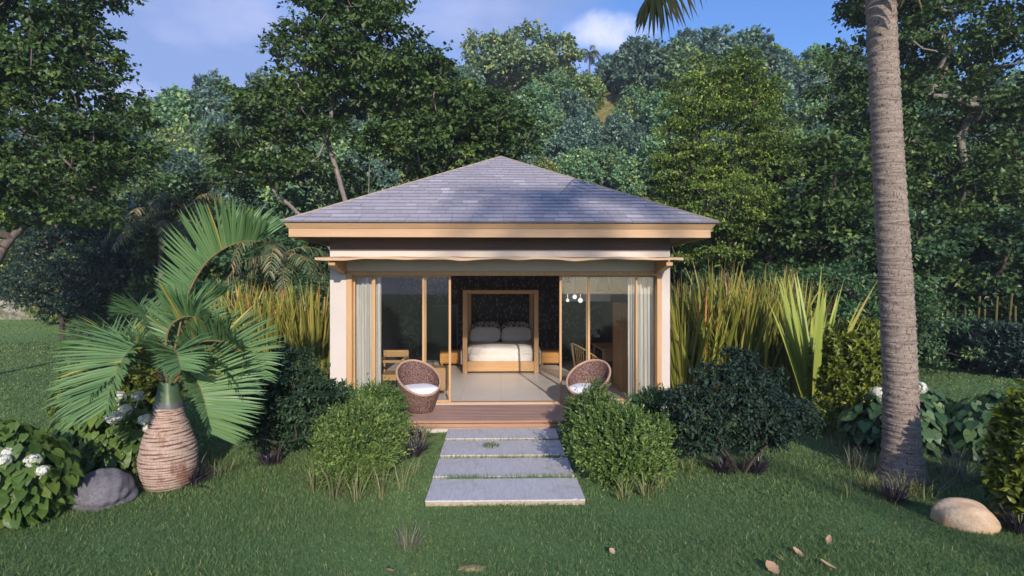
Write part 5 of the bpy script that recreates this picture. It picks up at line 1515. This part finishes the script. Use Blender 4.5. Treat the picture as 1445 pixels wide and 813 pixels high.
# round blue-green tree at left
B = base_at(92, 22.5)
make_tree('round_tree', 'round dark blue-green tree behind the left fronds of the bottle palm', 'tree', B,
          [blob(115, 370, 22.5, 100, 75, B), blob(60, 400, 22.5, 62, 50, B), blob(175, 400, 22.5, 55, 65, B), blob(125, 310, 22.7, 60, 30, B)],
          320, 95, .12, .50, 505, [[(0, 0, 0), (0, 0, 1.0)], [(.4, .1, 0), (.5, .1, 1.2)], [(.75, 0, 0), (.9, 0, 1.2)], [(-.2, .2, 0), (-.3, .2, 1.2)]], .14, M['leaf_blue'], M['bark_dark'], flat=.6, tpl=L4)

# understorey between the garden and the hill: a few kinds, each copied
def kind_tree(name, seed, blobs, ncl, nl, ls, crad, lm, H, tpl=L4W, flat=.5, r0=.16, bm=None, shell=.45):
    return make_tree(name, 'x', 'tree', (0, 0, 0), blobs, ncl, nl, ls, crad, seed, [[(0, 0, 0), (.05, 0, H * .25), (0, .1, H * .5)]], r0, lm, bm or M['bark_dark'], flat=flat, tpl=tpl, shell=shell, tint=(.45, .17, .17))
u_a = kind_tree('understorey_tree', 601, [(0, 0, 3.0, 1.9, 1.9, 1.5), (.8, .2, 2.0, 1.3, 1.3, 1.0), (-.9, 0, 2.2, 1.4, 1.3, 1.2), (0, -.4, 1.1, 1.5, 1.3, .8)], 180, 90, .135, .55, M['leaf_mid'], 4.5)
u_b = kind_tree('understorey_tree', 602, [(0, 0, 4.0, 1.6, 1.6, 1.8), (.7, .2, 2.6, 1.5, 1.3, 1.2), (-.8, 0, 2.6, 1.4, 1.3, 1.2), (.2, -.3, 1.2, 1.4, 1.3, .9)], 200, 90, .13, .55, M['leaf_dark'], 5.6)
u_c = kind_tree('understorey_tree', 603, [(0, 0, 1.5, 1.5, 1.3, 1.2), (.7, .1, 1.0, 1.1, 1.1, .9), (-.8, 0, 1.1, 1.2, 1.1, .9)], 170, 80, .10, .42, M['leaf_mid'], 2.4, tpl=L4)
U = [  # px, depth, scale, kind, label
    (300, 22, 1.25, 'b', 'dark understorey tree behind the raised frond of the bottle palm'), (395, 21, 1.15, 'a', 'leafy understorey tree between the bottle palm and the roof corner'), (210, 27, 1.3, 'a', 'shaded understorey tree beyond the background palms'),
    (330, 15.2, .9, 'c', 'pale leafy bush behind the flax row, left of the villa'), (440, 15.6, 1.0, 'c', 'pale leafy bush against the left side of the villa'), (560, 25, 1.3, 'a', 'understorey tree behind the left slope of the roof'), (690, 25, 1.25, 'a', 'understorey tree straight behind the roof apex'),
    (800, 26, 1.2, 'a', 'understorey tree behind the right slope of the roof, by the mid hill'), (880, 22.5, 1.0, 'b', 'dark understorey tree between roof and conifer'),
    (1110, 20, 1.35, 'b', 'dark understorey tree right of the conifer'), (1175, 18.5, 1.3, 'b', 'dark understorey tree behind the light flax clump'), (1225, 18, 1.15, 'a', 'leafy understorey tree just left of the palm trunk'), (1300, 21.5, 1.4, 'b', 'dark understorey tree just right of the palm trunk'),
    (1370, 20.5, 1.3, 'a', 'leafy understorey tree above the bamboo canes'), (1440, 19.5, 1.35, 'b', 'dark understorey tree at the right edge above the hedge'), (1330, 20.2, 1.3, 'b', 'dark understorey tree behind the leftmost bamboo canes'), (1405, 18.8, 1.15, 'a', 'leafy understorey tree behind the middle bamboo canes'), (1500, 18.5, 1.3, 'a', 'leafy understorey tree cut by the right edge'),
    (1000, 15.6, 1.0, 'c', 'low dark bush behind the right flax row near the villa'), (1090, 15.5, 1.05, 'c', 'low dark bush behind the middle of the right flax row'), (1180, 15.2, 1.1, 'c', 'low dark bush behind the right end of the flax row'), (1245, 15.4, 1.0, 'c', 'low dark bush directly behind the tall palm trunk'),
    (-40, 33, 1.6, 'b', 'dark understorey tree at the far left edge'), (10, 34, 1.7, 'a', 'leafy understorey tree over the pale rock bank'), (150, 29, 1.5, 'b', 'dark understorey tree behind the round blue-green tree'), (240, 21.5, .95, 'c', 'low bush under the background palms'), (180, 25, 1.1, 'c', 'low bush right of the round blue-green tree trunk'), (980, 25, 1.4, 'b', 'dark understorey tree behind the conifer'), (470, 24, 1.35, 'b', 'dark understorey tree behind the multi-stemmed tree'), (1060, 24, 1.4, 'a', 'leafy understorey tree behind the conifer, right side')]
KIND = {'a': u_a, 'b': u_b, 'c': u_c}
used = set()
for i, (px, d, s, k, lb) in enumerate(U):
    bpos = base_at(px, d)
    if k not in used:
        o = KIND[k]; used.add(k); o.location = [float(c) for c in bpos]; o.rotation_euler[2] = i * 1.3; o.scale = (s, s, s); o['label'] = lb; o['group'] = 'understorey trees and bushes'
    else:
        copy_thing(KIND[k], bpos, i * 1.3, s, lb, 'understorey trees and bushes')

# hedge along the right and bamboo canes behind it
hb = M['leaf_blue']
hp = None
HL = ['first dark hedge bush right of the palm trunk', 'second dark hedge bush from the palm trunk', 'third dark hedge bush from the palm trunk', 'dark hedge bush at the right edge, nearest', 'dark hedge bush just left of the palm trunk']
for i, (px, py, s) in enumerate([(1300, 507, 1.0), (1350, 512, 1.05), (1405, 522, 1.05), (1462, 534, 1.1), (1262, 505, .9)]):
    bpos = G(px, py)
    if hp is None:
        hp = sprig_bush('hedge_bush', HL[0], 'hedge', bpos, 1.0, .8, 1.25, 900, 11, .10, 71, hb, tpl=L6, splen=.2, rough=.14, group='dark hedge bushes along the right lawn')
    else:
        copy_thing(hp, bpos, i * 1.9, s, HL[i])
bam = None
for i, px in enumerate([1294, 1306, 1318, 1333, 1345, 1362, 1377, 1392, 1402, 1418, 1433, 1446]):
    d = 19.5 - (px - 1290) * .022 + (i % 3) * .25
    bpos = base_at(px, d)
    lb = 'thin yellowish bamboo cane behind the right hedge, %s counted from the palm trunk' % ['first', 'second', 'third', 'fourth', 'fifth', 'sixth', 'seventh', 'eighth', 'ninth', 'tenth', 'eleventh', 'last'][i]
    if bam is None:
        zz_ = np.linspace(0, 2.9, 60)
        b = MB(); b.lathe([(.042 - .004 * z + (.008 if abs((z % .35) - .02) < .035 else 0), z) for z in zz_], 10)
        bam = b.build('bamboo_cane', M['bamboo'], smooth=True); bam.location = [float(c) for c in bpos]; tag(bam, lb, 'bamboo', 'bamboo canes behind the hedge')
    else:
        o = bam.copy(); COL.objects.link(o); o.location = [float(c) for c in bpos]; o.rotation_euler = (RNG.uniform(-.06, .06), RNG.uniform(-.06, .06), i); o.scale = (1, 1, RNG.uniform(.55, .8)); o['label'] = lb

# background palms left of the villa
def small_palm(label, base, H, seed, nfr=13, L=1.9, group='shaded palms behind the garden'):
    rg = np.random.default_rng(seed)
    t = thing('background_palm', label, 'palm tree', base, 0, group)
    b = MB(); zz_ = np.linspace(0, H, 40); b.lathe([(.13 - .01 * z + .012 * (i % 2), z) for i, z in enumerate(zz_)], 12); b.build('trunk', M['bark'], t, smooth=True, local=True)
    for q in range(nfr):
        az = q * 2.4 + rg.uniform(-.2, .2); el = rg.uniform(-.5, 1.0)
        dh = A_([math.cos(az), math.sin(az), 0]); top = A_([0, 0, H])
        frond(t, [top, top + dh * L * .3 + A_([0, 0, L * .35 * el]), top + dh * L * .65 + A_([0, 0, L * (.5 * el - .12)]), top + dh * L * .9 + A_([0, 0, L * (.4 * el - .5)])], 26, .42, rg, M['frond_bg'], raise_=-.2, fwd=.5, width=.026, droop=.5, start=.15, local=True, rr=.02, yellow=.25)
    return t
small_palm('shaded palm with pale trunk left of the raised frond of the bottle palm', base_at(228, 20.5), 4.4, 81)
small_palm('shaded palm with drooping brown fronds above the left bottle palm frond', base_at(258, 21), 5.2, 82)
small_palm('shaded palm beside the roof corner with dead brown fronds', base_at(398, 17.5), 3.4, 83)
small_palm('small shaded palm peeping over the left roof slope', base_at(648, 23), 5.6, 84, 11, 1.6)

# pale rock bank at the far left
p = base_at(15, 29); b = MB(); b.squad((p[0], p[1] + 1, .8), (4.2, 1.6, 1.35), .8, 36, .07, 5, 9); o = b.build('rock_bank', M['cliff'], smooth=True); at_base(o, p); tag(o, 'pale weathered rock bank at the back of the left lawn', 'rock')

# ------------------------------------------------------------------ forest on the hill: individual trees of a few kinds
def hill_kind(seed, blobs, ncl, nl, ls, crad, lm, H, name='hill_tree'):
    return kind_tree(name, seed, blobs, ncl, nl, ls, crad, lm, H, flat=.75, r0=.2, bm=M['bark'], shell=.55)
hk = [hill_kind(701, [(0, 0, 4.6, 2.3, 2.3, 1.6), (1.4, .2, 3.4, 1.7, 1.6, 1.2), (-1.5, .1, 3.5, 1.7, 1.6, 1.3), (0, -1.2, 3.0, 1.8, 1.4, 1.2), (.2, .2, 1.8, 2.2, 2.0, 1.0)], 190, 42, .36, .62, M['leaf_hill'], 6),
      hill_kind(702, [(0, 0, 5.0, 1.9, 1.9, 1.7), (1.2, 0, 3.6, 1.6, 1.6, 1.3), (-1.1, -.3, 3.2, 1.8, 1.6, 1.4), (.3, -.6, 2.0, 1.9, 1.7, 1.1)], 180, 42, .34, .60, M['leaf_hill_b'], 6.4),
      hill_kind(703, [(0, 0, 3.8, 2.1, 2.0, 1.5), (1.3, 0, 2.9, 1.5, 1.5, 1.1), (-1.2, -.2, 2.7, 1.5, 1.5, 1.1), (0, -.5, 1.6, 1.8, 1.7, .9)], 160, 42, .32, .58, M['leaf_hill_y'], 5)]
hl = ['leafy mid green tree in the forest mass on the hillside', 'blue-green tree in the forest mass on the hillside', 'yellowish green tree in the forest mass on the hillside']
rg = np.random.default_rng(88)
first = [True] * 3
def put_hill(x, y, s, k, lb=None, grp=None, sz=None, dz=0):
    loc = (x, y, float(hill_h(x, y)) - .2 + dz)
    rz = rg.uniform(0, 6.28)
    sc = (s, s, sz or s)
    g_ = grp or ('%s trees on the hillside' % ['mid green', 'blue-green', 'yellowish'][k])
    if first[k]:
        first[k] = False; o = hk[k]; o.location = loc; o.rotation_euler[2] = rz; o.scale = sc; o['label'] = lb or hl[k]; o['group'] = g_
        return o
    return copy_thing(hk[k], loc, rz, sc, lb or hl[k], g_)
yy = 30.0; row = 0
nh = 0
clear = lambda x, y: (abs(x - 11.6) < 1.5 and y > 54)      # the grassy gap on the ridge
while yy < 69:
    st = 3.5 + (yy - 30) * .01
    xs_ = np.arange(-54, 56, st) + (row % 2) * st / 2
    for x in xs_:
        x_ = x + rg.uniform(-1.3, 1.3); y_ = yy + rg.uniform(-1.4, 1.4)
        px = CX + F * ((x_ * CT - y_ * ST) / (x_ * ST + y_ * CT))
        d = x_ * ST + y_ * CT
        topz = float(hill_h(x_, y_)) + 4
        py_top = CY - F * (topz - EYE) / d
        if px < -60 or px > 1500: continue
        if 425 < px < 990 and py_top > 235: continue
        if px > 1110 and py_top > 300: continue
        if px < 170 and (row % 2): continue
        if clear(x_, y_): continue
        k = int(rg.choice(3, p=[.42, .36, .22]))
        s = rg.uniform(.6, 1.0)
        put_hill(x_, y_, s, k); nh += 1
    yy += 3.3; row += 1
# the trees of the skyline that can be told apart
def ridge(px, d, s, k, lb, sz=None, dz=0):
    p = base_at(px, d); return put_hill(p[0], p[1], s, k, lb, 'trees on the skyline', sz, dz)
BR = base_at(745, 62)
rgr = 705
make_tree('ridge_tree', 'wide domed tree with a dark underside, largest on the hill skyline', 'tree', BR,
          [blob(745, 62, 62, 34, 26, BR), blob(700, 80, 62, 38, 26, BR), blob(785, 85, 62, 32, 30, BR), blob(672, 70, 62, 14, 22, BR), blob(740, 95, 62, 60, 20, BR), blob(800, 72, 62, 14, 20, BR), blob(680, 100, 62, 22, 22, BR)],
          330, 44, .36, .75, 705, [[(0, 0, 0), (0, 0, 1.5), (-1.5, 0, 3.0)], [(0, 0, 1.2), (1.8, 0, 2.8)], [(0, 0, 1.4), (.2, 0, 3.4)]], .28, M['leaf_hill'], M['bark_dark'], flat=.8, shell=.5, tint=(.55, .17, .18))
ridge(778, 58, .62, 1, 'small rounded tree below the big domed tree, left of the grassy gap')
ridge(908 - 20, 58, .60, 0, 'small rounded tree right of the grassy gap')
for px, d, s, k, lb in [(858, 68, .5, 0, 'skyline tree directly below the crown of the lone palm'), (886, 64, .85, 1, 'skyline tree close right of the lone palm'), (915, 60, 1.15, 1, 'first skyline tree right of the lone palm'), (960, 60, 1.25, 0, 'second skyline tree right of the lone palm'), (1010, 60, 1.35, 1, 'skyline tree directly above the conifer'), (1055, 60, 1.3, 1, 'skyline tree peeping over the right of the conifer'), (1100, 61, .95, 2, 'low skyline tree left of the right hand broadleaf tree'),
                        (620, 60, 1.0, 2, 'yellowish skyline tree left of the big domed tree'), (225, 60, 1.0, 0, 'first skyline tree right of the left broadleaf tree'), (262, 60, 1.1, 0, 'middle skyline tree in the left gap'), (305, 60, 1.15, 1, 'skyline tree left of the multi-stemmed tree')]:
    ridge(px, d, s, k, lb)
pb = base_at(832, 64)
small_palm('lone small palm standing out on the hill skyline', pb, EYE + (CY - 74) / F * 64 - pb[2], 85, 15, 1.5, None)

# a second palm stands behind the photographer and throws its shade over the roof
t2_, rg = tall_palm('tall palm standing behind the viewpoint, shading the roof', (21.8, -52, 0), (-10.0, .2), 28.2, 73)
top = A_([-10.0, .2, 28.2])
for q in range(11):
    az = q * 2.4; el = rg.uniform(-.3, .9); dh = A_([math.cos(az), math.sin(az), 0]); L = 3.0
    frond(t2_, [top, top + dh * L * .3 + A_([0, 0, L * .35 * el]), top + dh * L * .65 + A_([0, 0, L * (.5 * el - .12)]), top + dh * L * .9 + A_([0, 0, L * (.4 * el - .5)])], 40, .62, rg, M['frond_tall'], raise_=-.2, fwd=.5, width=.028, droop=.5, start=.15, local=True, rr=.03)

# ------------------------------------------------------------------ the air between the garden and the hill
def haze_box(dens):
    t = NT('thin_air')
    v = t.n('ShaderNodeVolumePrincipled'); v.inputs['Color'].default_value = (.72, .82, 1.0, 1); v.inputs['Density'].default_value = dens; v.inputs['Anisotropy'].default_value = .1
    t.l(v.outputs[0], t.out.inputs['Volume'])
    b = MB(); b.box(-405, 405, -205, 605, -1.0, 38); o = b.build('haze', t.m); o['kind'] = 'stuff'; o['label'] = 'thin bluish air over garden and hill'; o['category'] = 'haze'
haze_box(.0009)
